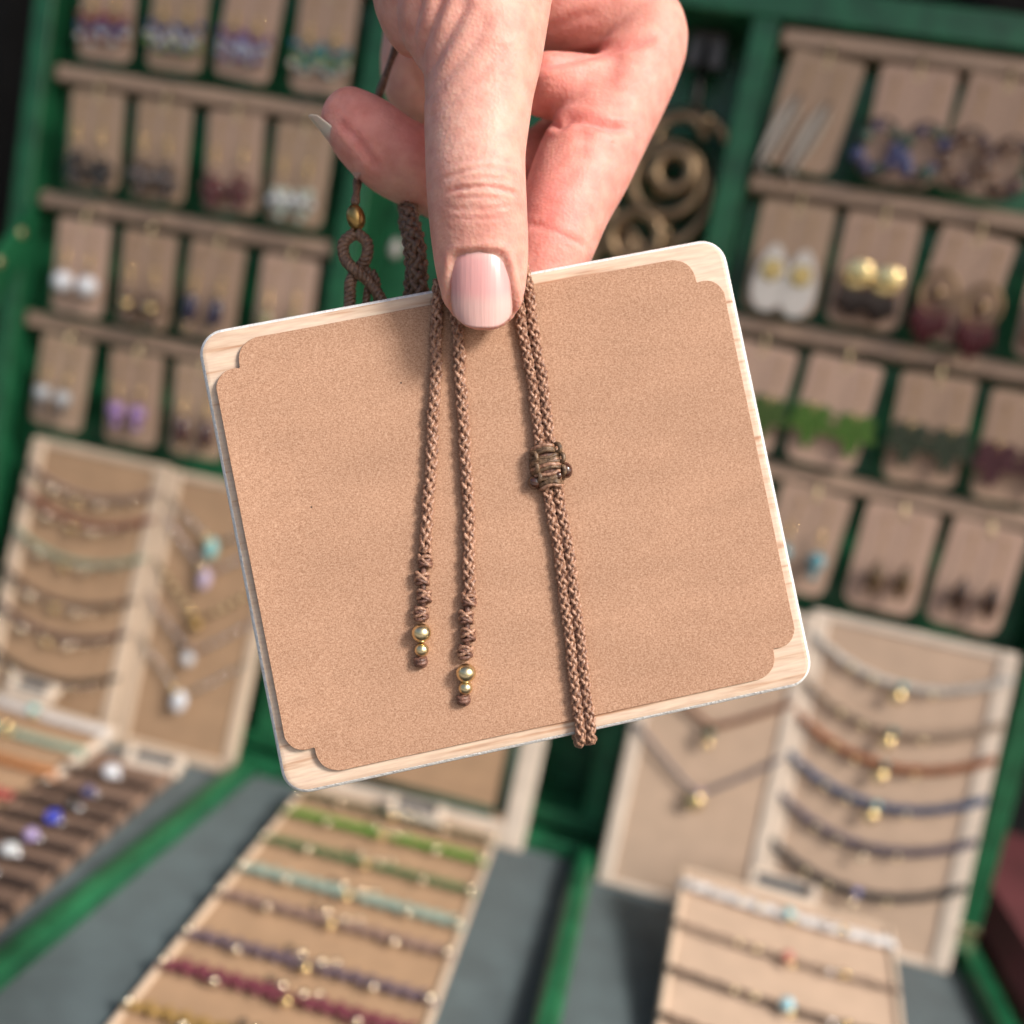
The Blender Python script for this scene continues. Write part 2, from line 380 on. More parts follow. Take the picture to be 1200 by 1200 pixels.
EARS = {
 ('L', 0): [('fan', (G('red', .25, .03, .05), G('blue', .04, .08, .25), G('white', .6, .6, .62)), 'red, blue and white bead fringe'),
            ('fan', (G('blue', .04, .08, .35), G('white', .8, .8, .82), G('lime', .25, .4, .12)), 'blue, white and lime bead fringe'),
            ('fan', (G('violet', .15, .05, .24), G('silverblue', .4, .45, .6), G('grey', .4, .42, .45)), 'violet and silver bead fringe'),
            ('fan', (G('teal', .02, .18, .28), G('green', .08, .3, .12), G('cream', .75, .72, .6)), 'teal, green and cream bead fringe')],
 ('L', 1): [('cluster', (G('black', .012, .012, .014), G('black', .012, .012, .014)), 'black bead cluster'),
            ('cluster', (G('darkbrown', .05, .03, .025), G('smoke', .12, .10, .10)), 'dark brown bead cluster'),
            ('cluster', (G('maroon', .10, .015, .02), G('maroon', .10, .015, .02)), 'maroon bead cluster'),
            ('cluster', (G('palegreen', .45, .52, .45), G('white', .8, .8, .82)), 'pale green and white bead cluster')],
 ('L', 2): [('ball', (G('pearl', .72, .74, .80),), 'white pearl ball'),
            ('cluster', (G('brownflower', .10, .06, .04), GOLD), 'brown flower with gold centre'),
            ('drop', (G('navy', .012, .012, .05),), 'navy oval stone'),
            ('drop', (G('olivegold', .25, .22, .10),), 'olive and gold stone')],
 ('L', 3): [('small', (G('grey', .4, .42, .45), G('smoke', .12, .10, .10)), 'grey crystal'),
            ('small', (G('lilac', .30, .18, .42), G('lilac', .30, .18, .42)), 'lilac crystal'),
            ('drop', (G('blackred', .05, .012, .015),), 'blackish red stone')],
 ('R', 0): [('feather', (mat('ivory', (.6, .54, .46), .5), mat('walnut', (.09, .045, .025), .5)), 'ivory feather with dark brown quill'),
            ('flower', (G('hyacinth', .035, .045, .16), G('leafgreen', .02, .07, .04)), 'blue flower wreath hoop'),
            ('flower', (G('chestnut', .12, .05, .02), G('plum', .06, .02, .03)), 'chestnut brown wreath hoop')],
 ('R', 1): [('disc', (mat('shell', (.68, .64, .6), .3, coat=.5),), 'white shell with gold disc'),
            ('fringe', (GOLD, yarn('darkbrown', (.035, .022, .018))), 'gold disc with dark brown tassel'),
            ('hoopfringe', (yarn('oxblood', (.09, .012, .018)),), 'bronze hoop with oxblood tassel'),
            ('fringe', (G('pearlgold', .7, .6, .45), yarn('tan', (.2, .1, .05))), 'cream disc with tan tassel')],
 ('R', 2): [('leaf', (yarn('moss', (.05, .10, .012)),), 'moss green leaf'),
            ('leaf', (yarn('leafgreen', (.06, .15, .01)),), 'bright leaf green macrame leaf'),
            ('leaf', (yarn('darkolive', (.022, .035, .014)),), 'dark olive leaf'),
            ('leaf', (yarn('wine', (.06, .008, .015)),), 'wine red leaf')],
 ('R', 3): [('small', (G('turq', .10, .30, .36), G('turq', .10, .30, .36)), 'turquoise stone'),
            ('spindle', (mat('wood_brown', (.12, .07, .03), .4),), 'olive brown spindle'),
            ('spindle', (mat('wood_dark', (.05, .022, .012), .4),), 'dark brown spindle')],
}
ORD = ['first', 'second', 'third', 'fourth']; ROWW = ['top', 'second', 'third', 'bottom']
for (side, row), lst in EARS.items():
    xs = (LXC if side == 'L' else RXC)[row]; z = (441, 369, 297, 225.5)[row]
    sw = 'left' if side == 'L' else 'right'
    for k, (style, c, desc) in enumerate(lst):
        x = xs[k]; tilt = random.uniform(-4.2, 4.2)+(1.5 if side == 'R' else 0); zt = z-(9.6 if row < 3 else 6.8)+random.uniform(-.8, .6)
        M = frame((x, -16.6, zt), rx=random.uniform(1.2, 2.6), ry=tilt)
        ct = thing('earring_card', 'kraft card holding the %s earrings on the %s rack' % (desc, sw), 'earring card', M, 'earring cards hanging on the racks')
        link('card', CARDM[0 if side == 'L' else 1], random.choice(CARDKS), ct)
        MB().tube([(1.6*math.sin(t), -.35, -3+1.6*math.cos(t)) for t in np.linspace(0, 2*math.pi, 14, endpoint=False)], .35, 5, closed=True).build('eyelet', BRASS, ct)
        for sgn, wd in ((-1, 'left'), (1, 'right')):
            dx = 7.6 if style not in ('leaf', 'flower', 'hoopfringe') else 10.4
            dz = -9 if style != 'disc' else -7
            E_ = M @ Matrix.Translation(Vector((sgn*dx, -1.2, dz-random.uniform(0, 1.5)))*MM) @ Matrix.Rotation(math.radians(random.uniform(-4, 4)), 4, 'Y') @ Matrix.Scale({'cluster': 1.3, 'leaf': 1.1, 'fan': 1.15, 'drop': 1.2, 'small': 1.15, 'flower': 1.1, 'fringe': 1.2, 'hoopfringe': 1.15, 'spindle': 1.15}.get(style, 1.0), 4)
            er = thing('earring', '%s earring of the %s pair' % (wd, desc), 'earring', E_, 'earrings on kraft cards')
            link('ear_wire', WIRE, OBRASS, er)
            earring(style, c, er)

# ------------------------------------------------------------------ boards that carry bracelets and necklaces
PANELR = mat('panel_pale_kraft', (.54, .39, .285), .85, var=.08, vscale=80, bump=.1)
def board(name, label, loc, rx, rz, w_, h_, st=8, top=6, bot=6, panel=PANELK, rail=PALEW, th=6, notches=0, ry=0):
    M = frame(loc, rx, rz, ry)
    b = thing(name, label, 'display board', M, 'jewellery display boards')
    MB().box((-w_/2+st*.6, 1.6, bot*.5), (w_/2-st*.6, th-.5, h_-top*.5), .3).build('panel', panel, b)
    for s in (-1, 1):
        a, c = (-w_/2, -w_/2+st) if s < 0 else (w_/2-st, w_/2)
        L = MB().box((a, 0, 0), (c, th, h_), 1.2).build('stile', rail, b)
    MB().box((-w_/2+st+.1, .2, h_-top), (w_/2-st-.1, th-.2, h_-.1), 1).build('rail', rail, b)
    MB().box((-w_/2+st+.1, .2, .1), (w_/2-st-.1, th-.2, bot), 1).build('rail', rail, b)
    return b, M
def band_path(w2, v, sag, y=-1.2, n=40, wrap=2, vee=0, slope=0):
    pts = [(-w2-.6, wrap+1, v-slope)]
    for t in np.linspace(-1, 1, n):
        s = sag*(1-abs(t)**(1.15 if vee else 2)) if sag else 0
        pts.append((w2*t, y-(0.8 if abs(t) < .97 else 0), v-s+slope*t))
    pts.append((w2+.6, wrap+1, v+slope))
    return np.array(pts)
def bracelet(name, label, M, w2, v, sag, material, r=1.3, wav=.4, beads=(), group='bracelets on the boards', vee=0, slope=0, cat='bracelet', flat=.6, leafy=0, part='band', y=-1.2):
    b = thing(name, label, cat, M @ Matrix.Translation(Vector((0, 0, v))*MM), group)
    P = band_path(w2, 0, sag, y=y, n=96 if wav > 1 else 60, vee=vee, slope=slope)
    ss = np.arange(len(P)); rr = np.full(len(P), r)
    if wav:
        rr = r*(1+.3*np.abs(np.sin(ss*1.5708))); P[2:-2, 2] += wav*np.sin(ss[2:-2]*1.0)
    MB().tube(P, rr, 7, flat=((0, 1, 0), flat)).build(part, material, b)
    if leafy:
        for i in range(4, len(P)-4, 2):
            if abs(i-len(P)/2) < 4: continue
            for sgn in (-1, 1):
                l = MB().tube([(0, 0, 0), (leafy*.6, -.5, sgn*leafy*.6), (leafy*1.2, -.2, sgn*leafy*.75)], [.5, leafy*.42, .2], 6, flat=((0, 1, 0), .5)).build('woven_leaf', material, b)
                l.location = Vector(P[i])*MM
    for t, dz, rad, m in beads:
        q = (t+1)/2*(len(P)-3)+1; i = int(min(max(q, 1), len(P)-2)); p = P[i]
        bead((p[0], p[1]-rad*.6 if np.isscalar(rad) else p[1]-rad[1], p[2]+dz), rad, m, b, lo=np.isscalar(rad) and rad < 1.8)
    return b
def charms(n, m=GOLD, lo=-.8, hi=.7, dz=-3.6, rad=1.7): return [(lo+(hi-lo)*i/(n-1), dz, rad, m) for i in range(n)]
def tagholder(label, loc, rx, rz, w_=30):
    t = thing('label_holder', label, 'label holder', frame(loc, rx, rz), 'wooden label holders')
    MB().box((-w_/2, 0, 0), (w_/2, 7, 5), 1.2).build('lower_lip', PALEF, t)
    MB().box((-w_/2, 5.2, 5.1), (w_/2, 9, 12), 1.2).build('back_plate', PALEF, t)
    MB().box((-w_/2+4, 4.2, 5.2), (w_/2-4, 5.1, 10.5), .2).build('label_slip', SLATE, t)
    for s in (-1, 1): MB().box((s*(w_/2-2)-1.9, .3, 5.1), (s*(w_/2-2)+1.9, 5.1, 12), .8).build('side_lip', PALEF, t)
    return t
# -- left pair, leaning on the lid
bL1, ML1 = board('bracelet_board', 'wooden board with six curved bracelets under the left earring rack', (-246, -42, FL), -8.2, 0, 90, 168, st=9, top=5)
for i, (v, cname, c) in enumerate([(151, 'taupe', (.22, .15, .13)), (135, 'brick red', (.16, .035, .03)), (112, 'sage green', (.20, .27, .20)), (87, 'brown', (.10, .06, .045)), (67, 'dark plum', (.06, .03, .04)), (41, 'black', (.02, .018, .02))]):
    bracelet('bracelet', '%s cord bracelet with gold charms on the board of six' % cname, ML1, 42, v, 11, yarn('L1_'+cname.replace(' ', '_'), c), r=1.35, wav=.25, beads=charms(8, CHAMP)+[(-.5, -4, 2.5, CHAMP), (-.1, -5, 2.2, GOLD), (.25, -4.5, 2.3, CHAMP)])
bL2, ML2 = board('necklace_board', 'wooden board with five pendant necklaces partly behind the held card', (-163, -38, FL), -7.5, 1, 74, 166, st=7, top=5, bot=7)
for v, nm, c, pm, pr in [(150, 'turquoise', (.12, .10, .08), G('aqua', .25, .55, .55), (4, 3, 6.5)), (139, 'lilac', (.3, .24, .26), G('palelilac', .55, .45, .62), (3.6, 3, 6)), (112, 'olive brass', (.14, .11, .05), OBRASS, (4, 3, 4)), (92, 'black and white', (.2, .16, .18), G('white', .8, .8, .82), (4, 3, 4)), (67, 'white', (.2, .18, .15), G('pearl', .72, .74, .80), (4.5, 3, 6))]:
    n = bracelet('necklace', 'thin necklace with %s pendant on the five-necklace board' % nm, ML2, 34, v, 20 if v > 145 else 27, yarn('L2_'+nm.replace(' ', '_'), c), r=.7, wav=.15, vee=1, cat='necklace', group='necklaces on the boards', part='cord',
                 beads=[(t, 0, 1.5, SILVER if nm != 'olive brass' else BRASS) for t in (-.7, -.55, -.4, -.25, .3, .45, .6, .75)]+[(0, -4, pr, pm), (-.12, -1.5, 2.4, G('black', .012, .012, .014) if 'black' in nm else GOLD)])
# -- right pair
bR1, MR1 = board('necklace_board', 'wooden board with two necklaces right of the held card', (132, -44, FL), -8.5, 0, 84, 165, st=8, top=5, bot=4, panel=PANELR, rail=PALEF)
bracelet('necklace', 'grey cord necklace with gold disc pendant, lower of two', MR1, 38, 88, 28, yarn('greycord', (.16, .14, .16)), r=1.1, wav=.3, vee=1, cat='necklace', group='necklaces on the boards', part='cord', beads=[(0, -4.5, (4.5, 1.5, 4.5), GOLD), (.03, 1, 2.4, G('rose', .5, .35, .36))])
bracelet('necklace', 'rust and green necklace just below the held card', MR1, 38, 118, 22, yarn('rust', (.16, .05, .02)), r=1.3, wav=.3, vee=1, cat='necklace', group='necklaces on the boards', part='cord', beads=[(0, -3, 3, G('darkgreen', .02, .09, .05)), (0, -9, 2.4, GOLD)])
bR2, MR2 = board('bracelet_board', 'tall wooden board with seven bracelets inside the right wall of case', (222, -40, FL), -7.4, -1, 104, 168, st=10, top=5, bot=4, rail=PALEF, panel=PANELR)
for v, nm, c, bc in [(155, 'white lace', (.5, .47, .43), G('aqua', .25, .55, .55)), (131, 'beige', (.3, .22, .16), G('teal2', .05, .22, .2)), (113, 'rust orange', (.26, .07, .012), G('teal2', .05, .22, .2)), (92, 'petrol blue', (.015, .06, .15), G('aqua', .25, .55, .55)), (70, 'slate violet', (.06, .05, .09), G('smoke', .12, .10, .10)), (46, 'charcoal', (.015, .017, .02), G('cobalt', .15, .2, .6))]:
    bracelet('bracelet', '%s bracelet with small charms on the tall right board' % nm, MR2, 50, v, 16, yarn('R2_'+nm.replace(' ', '_'), c), r=1.8, wav=.3, beads=[(-.05, -5.8, (3.6, 2, 3.6) if v > 85 else (2.2, 1.6, 2.2), GOLD if v > 85 else CHAMP), (0, .6, 2, bc), (-.55, -2.4, 1.6, BRASS), (-.3, -3, 1.6, BRASS), (.3, -3, 1.5, BRASS), (-.85, 0, 1.3, SILVER)])
# -- bracelet board in the middle compartment, lying on a low wedge
bC, MC = board('bracelet_board', 'kraft board of colourful woven bracelets lying in the middle compartment', (-14, -250, FL+4), -86.5, 2, 110, 201, st=3, top=4, bot=4, rail=PALEW)
for v, nm, c, leaf in [(184, 'dark green', (.03, .07, .04), 0), (164, 'lime green', (.11, .25, .03), 2.2), (136, 'fern green', (.06, .14, .05), 1.6), (109, 'pale aqua', (.25, .33, .28), 2.2), (87, 'taupe pink', (.22, .14, .12), 1.6), (57, 'plum grey', (.11, .075, .10), 1.8), (37, 'burgundy', (.15, .025, .045), 2.2), (12, 'ochre', (.3, .18, .05), 1.6)]:
    bracelet('bracelet', '%s woven leaf bracelet in the middle compartment' % nm, MC, 53.6, v, 0, yarn('C_'+nm.replace(' ', '_'), c), r=1.2, wav=1.6, leafy=max(leaf, 1.2)*1.6,
             beads=[(-.97, -1, 1.9, CHAMP), (.97, -1, 1.9, CHAMP), (-.07, 2, 1.9, CHAMP), (.03, -2.6, 2.1, GOLD), (.10, 1.2, 1.9, CHAMP), (-.16, 3.4, 1.8, DARKM), (.2, 2.6, 1.6, CHAMP), (-.52, -2.6, 1.8, CHAMP), (.55, -2.4, 1.8, CHAMP)], y=-1.6)
tagholder('wooden label holder at the head of the middle bracelet board', (-11, -64, 8.5), -35, 2)
# -- framed board behind it
bF, MF = board('framed_board', 'pale wooden frame around a kraft panel behind the woven bracelets', (-14, -36, FL), -9, 1, 122, 100, st=13, top=13, bot=14, rail=PALEF, th=8)
GM = mat('green_cord_mat', (.012, .055, .035), .8, var=.3, vscale=300)
for s in (-1, 1): MB().tube([(s*44.5, 1, 18), (s*44.5, 1, 82)], 3, 8, flat=((0, 1, 0), .3)).build('green_border', GM, bF)
for z in (17.6, 83): MB().tube([(-41, 1, z), (41, 1, z)], 3, 8, flat=((0, 1, 0), .3)).build('green_border', GM, bF)
# -- left compartment boards
bT, MT = board('bracelet_board', 'brown notched board with dark braided bracelets in the left compartment', (-163, -250, FL+3), -87, 2, 52, 180, st=3, top=3, bot=3, panel=BROWNB, rail=mat('brown_rail', (.27, .17, .12), .7))
TB = [(152, 'white pearl', G('pearl', .72, .74, .80), (4.4, 3.4, 4.4)), (131, 'navy', G('navy2', .04, .04, .14), 3.2), (117, 'black', G('black', .012, .012, .014), 3), (102, 'royal blue', G('royal', .03, .05, .45), (3.6, 3, 4.4)), (86, 'violet', G('violetpale', .35, .27, .5), 3.3), (71, 'clear crystal', G('crystal', .62, .64, .66), (4.4, 3, 3.6)), (56, 'jet', G('black', .012, .012, .014), 3.4), (40, 'rose', G('rose', .5, .35, .36), 3), (22, 'garnet', G('maroon', .10, .015, .02), 3)]
for k, (v, nm, bm, br) in enumerate(TB):
    bracelet('bracelet', 'dark brown braided bracelet with %s bead in the left compartment' % nm, MT, 25.6, v, 0, yarn('T_brown', (.035, .02, .015)), r=1.9, wav=.5, beads=[(.12, 0, br, bm), (.3, 0, 1.6, SILVER)])
tagholder('wooden label holder behind the white pearl bracelet', (-157, -76, 2), -35, 3, 32)
bB, MBm = board('bracelet_board', 'low board with lace bracelets at the far left edge', (-234, -150, FL+3), -79, -3, 84, 96, st=4, top=4, bot=4, rail=PALEF)
for v, nm, c, bm in [(86, 'white lace', (.6, .57, .56), G('aqua', .25, .55, .55)), (66, 'mint', (.28, .36, .28), GOLD), (44, 'apricot', (.42, .17, .06), GOLD), (20, 'coral', (.4, .08, .07), SILVER)]:
    bracelet('bracelet', '%s bracelet on the low far-left board' % nm, MBm, 40.5, v, 2, yarn('B_'+nm.replace(' ', '_'), c), r=2.4, wav=.5, beads=[(-.1, 0, 3, bm), (0, -3, 1.8, GOLD)])
tagholder('wooden label holder at the far left edge behind lace bracelets', (-250, -55, 14), -30, -3)
# -- bracelet board in the right compartment
bR3, MR3 = board('bracelet_board', 'kraft board with slim beaded bracelets at the lower right', (175, -190, FL+3), -76, -3, 102, 124, st=3, top=3, bot=3, rail=PALEW, panel=PANELR)
for v, nm, c, bm, r_ in [(110, 'white lace', (.68, .65, .64), G('aqua2', .25, .6, .66), 2.4), (82, 'taupe', (.22, .15, .11), G('coral2', .6, .18, .14), 1.2), (54, 'dark brown', (.08, .05, .035), G('skyblue', .35, .62, .72), 1.3), (28, 'walnut brown', (.09, .05, .03), G('aqua', .25, .55, .55), 1.3), (10, 'blush', (.5, .28, .2), GOLD, 1.4)]:
    bracelet('bracelet', '%s bracelet on the lower right kraft board' % nm, MR3, 49.6, v, 2, yarn('R3_'+nm.replace(' ', '_'), c), r=r_, wav=.5, beads=[(.02, 0, 3.2 if 'brown' in nm else 2.6, bm), (.06, -4, 1.7, GOLD), (.4, -1, 1.6, SILVER), (.55, -1, 1.8, GOLD), (-.25, 0, 1.5, BRASS), (-.4, 0, 1.3, BRASS)])
tagholder('wooden label holder above the lower right bracelet board', (179, -72, 22), -24, -3, 34)

# -- bronze scroll hanger in the middle of the lid, and a strand of pale stones
hg = thing('scroll_hanger', 'bronze scroll hanger of nested rings in the lid centre behind the hand', 'hanger', frame((40, 0, 330)))
def ring(c, R_, r_, y, a0=0, a1=360):
    n = max(10, int(R_*2.2)); cl_ = a1-a0 >= 360
    A = np.radians(np.linspace(a0, a1, n, endpoint=not cl_))
    return MB().tube([(c[0]+R_*math.cos(t), y, c[1]+R_*math.sin(t)) for t in A], r_, 9, flat=((0, 1, 0), 1.1), closed=cl_).build('ring', BRONZE, hg)
ring((11, 38), 9.5, 4, -8); ring((8, 34), 18, 4, -2); ring((5, 27), 27, 4, 4); ring((11, 56), 12.5, 3, 2, 10, 260); ring((-10, -18), 15, 4, -3); ring((-22, -16), 27, 4, 2, -20, 200); ring((-12, 18), 20, 4, 0, 20, 300); ring((14, 44), 27, 3.6, 6, -30, 190); ring((-2, 2), 13, 3.6, -6, 0, 360)
bead((23, -7, 66), 3.4, BRONZE, hg, 'knob'); bead((13, -7, 7), 3.4, BRONZE, hg, 'knob')
MB().tube([(14, 10, 110), (14, 6, 84), (16, 2, 70)], [2.4, 3, 2.4], 9).build('stem', DARKM, hg)
MB().box((4, 8, 96), (24, 14, 116), 1).build('mount', DARKM, hg)
sp = thing('stone_strand', 'strand of pale stone beads hanging left of the thumb', 'bead strand', frame((-92, -4, 300)))
MB().tube([(4, 0, 140), (2, 0, 60), (0, 0, 0)], .5, 5).build('thread', GM, sp)
for dx, dz, r_ in [(1, 30, (3, 2.6, 3.4)), (5, 20, (2.8, 2.6, 3.6)), (0, 4, (3.6, 3, 5.5)), (3, 42, (2.8, 2.6, 3))]:
    bead((dx, -2, dz), r_, G('palestone', .5, .47, .43), sp, 'stone')

# ------------------------------------------------------------------ hand-held group, laid out in its own frame 175 mm in front of the camera
HM = Matrix(((CR[0], CU[0], -FW[0], (CAM+FW*175)[0]*MM), (CR[1], CU[1], -FW[1], (CAM+FW*175)[1]*MM), (CR[2], CU[2], -FW[2], (CAM+FW*175)[2]*MM), (0, 0, 0, 1)))
def eul(a, b, c): return Matrix.Rotation(b, 4, 'Y') @ Matrix.Rotation(a, 4, 'X') @ Matrix.Rotation(c, 4, 'Z')
CM = HM @ Matrix.Translation(Vector((-.456, .338, 0))*MM) @ eul(-.03816, .06058, .19826)   # card frame: x right, y up, z out of the front
CW, CH = 96.3, 82.8
def outline_round(w2, h2, r, n=10):
    pts = []
    for cx, cy, a0 in ((w2-r, h2-r, 0), (-w2+r, h2-r, 90), (-w2+r, -h2+r, 180), (w2-r, -h2+r, 270)):
        for i in range(n+1):
            a = math.radians(a0+90*i/n); pts.append((cx+r*math.cos(a), cy+r*math.sin(a)))
    return np.array(pts)
def loft(rings, smooth=True):
    """rings: list of (N,3) arrays, capped at both ends; first ring faces +z"""
    n = len(rings[0]); vs = np.vstack(rings); fs = []
    for k in range(len(rings)-1):
        for j in range(n):
            j2 = (j+1) % n; fs.append((k*n+j, (k+1)*n+j, (k+1)*n+j2, k*n+j2))
    return vs, fs, tuple(range(n)), tuple((len(rings)-1)*n+j for j in range(n))[::-1]
def offs(P, d):
    t = np.roll(P, -1, 0)-np.roll(P, 1, 0); t /= np.linalg.norm(t, axis=1)[:, None]+1e-9
    return P-np.c_[t[:, 1], -t[:, 0]]*d
# wood materials
def wood_mat():
    m = bpy.data.materials.new('plywood_face'); m.use_nodes = True; n = m.node_tree; p = n.nodes['Principled BSDF']
    tc = n.nodes.new('ShaderNodeTexCoord'); mp = n.nodes.new('ShaderNodeMapping'); mp.inputs['Scale'].default_value = (.045, 1, 1); mp.inputs['Rotation'].default_value = (0, 0, .015)
    n.links.new(tc.outputs['Object'], mp.inputs['Vector'])
    a = n.nodes.new('ShaderNodeTexNoise'); a.inputs['Scale'].default_value = 420; a.inputs['Detail'].default_value = 5; a.inputs['Distortion'].default_value = .4
    n.links.new(mp.outputs[0], a.inputs['Vector'])
    r = n.nodes.new('ShaderNodeValToRGB'); e = r.color_ramp.elements
    e[0].position = .33; e[0].color = (.40, .20, .11, 1); e[1].position = .42; e[1].color = (.60, .44, .325, 1)
    x = r.color_ramp.elements.new(.60); x.color = (.64, .50, .39, 1)
    n.links.new(a.outputs['Fac'], r.inputs[0])
    mp2 = n.nodes.new('ShaderNodeMapping'); mp2.inputs['Scale'].default_value = (.12, 1, 1); n.links.new(tc.outputs['Object'], mp2.inputs['Vector'])
    b = n.nodes.new('ShaderNodeTexNoise'); b.inputs['Scale'].default_value = 1800; b.inputs['Detail'].default_value = 3
    n.links.new(mp2.outputs[0], b.inputs['Vector'])
    mx = n.nodes.new('ShaderNodeMixRGB'); mx.blend_type = 'OVERLAY'; mx.inputs[0].default_value = .35
    n.links.new(r.outputs[0], mx.inputs[1]); n.links.new(b.outputs['Fac'], mx.inputs[2]); n.links.new(mx.outputs[0], p.inputs['Base Color'])
    bp = n.nodes.new('ShaderNodeBump'); bp.inputs['Strength'].default_value = .25; bp.inputs['Distance'].default_value = .0003
    n.links.new(b.outputs['Fac'], bp.inputs['Height']); n.links.new(bp.outputs[0], p.inputs['Normal'])
    p.inputs['Roughness'].default_value = .55
    return m
def kraft_mat():
    m = bpy.data.materials.new('kraft_paper'); m.use_nodes = True; n = m.node_tree; p = n.nodes['Principled BSDF']
    tc = n.nodes.new('ShaderNodeTexCoord')
    def noise(scale, det, st=(1, 1, 1), rot=0):
        mp = n.nodes.new('ShaderNodeMapping'); mp.inputs['Scale'].default_value = st; mp.inputs['Rotation'].default_value = (0, 0, rot)
        n.links.new(tc.outputs['Object'], mp.inputs['Vector'])
        t = n.nodes.new('ShaderNodeTexNoise'); t.inputs['Scale'].default_value = scale; t.inputs['Detail'].default_value = det
        n.links.new(mp.outputs[0], t.inputs['Vector']); return t
    f1 = noise(3900, 4, (.5, 1, 1), .35); f2 = noise(5200, 2, (1, .7, 1), 1.1); big = noise(120, 10, (.35, 1, 1), .12)
    ad = n.nodes.new('ShaderNodeMath'); ad.operation = 'ADD'; n.links.new(f1.outputs['Fac'], ad.inputs[0]); n.links.new(f2.outputs['Fac'], ad.inputs[1])
    r = n.nodes.new('ShaderNodeValToRGB'); e = r.color_ramp.elements
    e[0].position = .34; e[0].color = (.29, .155, .095, 1); e[1].position = .70; e[1].color = (.57, .37, .26, 1)
    x = r.color_ramp.elements.new(.5); x.color = (.42, .243, .157, 1)
    hf = n.nodes.new('ShaderNodeMath'); hf.operation = 'MULTIPLY'; hf.inputs[1].default_value = .5; n.links.new(ad.outputs[0], hf.inputs[0])
    n.links.new(hf.outputs[0], r.inputs[0])
    rb = n.nodes.new('ShaderNodeValToRGB'); rb.color_ramp.elements[0].color = (.945, .94, .935, 1); rb.color_ramp.elements[1].color = (1.06, 1.06, 1.06, 1)
    rb.color_ramp.elements[0].position = .35; rb.color_ramp.elements[1].position = .65
    n.links.new(big.outputs['Fac'], rb.inputs[0])
    mx = n.nodes.new('ShaderNodeMixRGB'); mx.blend_type = 'MULTIPLY'; mx.inputs[0].default_value = 1
    n.links.new(r.outputs[0], mx.inputs[1]); n.links.new(rb.outputs[0], mx.inputs[2])
    vo = n.nodes.new('ShaderNodeTexVoronoi'); vo.inputs['Scale'].default_value = 210; n.links.new(tc.outputs['Object'], vo.inputs['Vector'])
    sp_ = n.nodes.new('ShaderNodeMath'); sp_.operation = 'LESS_THAN'; sp_.inputs[1].default_value = .045; n.links.new(vo.outputs['Distance'], sp_.inputs[0])
    vc = n.nodes.new('ShaderNodeMath'); vc.operation = 'GREATER_THAN'; vc.inputs[1].default_value = .8
    sx = n.nodes.new('ShaderNodeSeparateColor'); n.links.new(vo.outputs['Color'], sx.inputs[0]); n.links.new(sx.outputs[0], vc.inputs[0])
    ml = n.nodes.new('ShaderNodeMath'); ml.operation = 'MULTIPLY'; n.links.new(sp_.outputs[0], ml.inputs[0]); n.links.new(vc.outputs[0], ml.inputs[1])
    m2 = n.nodes.new('ShaderNodeMixRGB'); m2.inputs[2].default_value = (.10, .06, .045, 1); n.links.new(ml.outputs[0], m2.inputs[0]); n.links.new(mx.outputs[0], m2.inputs[1])
    n.links.new(m2.outputs[0], p.inputs['Base Color'])
    bp = n.nodes.new('ShaderNodeBump'); bp.inputs['Strength'].default_value = .22; bp.inputs['Distance'].default_value = .0002
    n.links.new(ad.outputs[0], bp.inputs['Height']); n.links.new(bp.outputs[0], p.inputs['Normal'])
    p.inputs['Roughness'].default_value = .8; p.inputs['Specular IOR Level'].default_value = .25
    return m
WOODF = wood_mat(); KRAFT = kraft_mat()
EDGEW = mat('sanded_white_edge', (.84, .83, .82), .7, var=.1, vscale=900, bump=.8, bscale=2500)
wc = thing('wooden_card', 'pale plywood card with rounded corners pinched between thumb and fingers', 'wooden card', CM)
O0 = outline_round(CW/2, CH/2, 4.6)
jit = 1+0*O0[:, :1]
def zring(P, z): return np.c_[P, np.full(len(P), z)]
TH = 3.0
rings = [zring(offs(O0, 1.3), 0), zring(offs(O0, .95), -.04), zring(offs(O0, .72), -.12)]
vs_, fs_, capa, capb = loft(rings)
MB().add(vs_, fs_, True).add(vs_, [capa], False).build('face', WOODF, wc)
rings = [zring(offs(O0, .72), -.12), zring(offs(O0, .3), -.45), zring(offs(O0, .07), -.9), zring(O0, -1.4), zring(O0, -2.2), zring(offs(O0, .3), -2.8), zring(offs(O0, .8), -3.0)]
vs_, fs_, capa, capb = loft(rings)
MB().add(vs_, fs_, True).add(vs_, [capb], False).build('edge', EDGEW, wc)
# kraft paper with double-scalloped corners, a little lifted along the left edge
def scallop(w2, h2):
    # one corner (upper right): two convex quarter arcs meeting in a cusp
    def arc(p, q, bul, n=9):
        p, q = np.array(p, float), np.array(q, float); m = (p+q)/2; d = q-p; nn = np.array((d[1], -d[0])); out = []
        for i in range(n+1):
            t = i/n; out.append(p+d*t+nn*bul*4*t*(1-t))
        return out
    c = np.array((w2-4.6, h2-4.9))
    up = arc((w2, h2-7.6), c+(0.15, 0), .22)+arc(c+(0, .15), (w2-8.4, h2), .22)
    up = np.array(up); pts = []
    for sx, sy, rev in ((1, 1, 0), (-1, 1, 1), (-1, -1, 0), (1, -1, 1)):
        q = up*(sx, sy); pts += list(q[::-1] if rev else q)
    return np.array(pts)
S0 = scallop(46.0, 38.55)
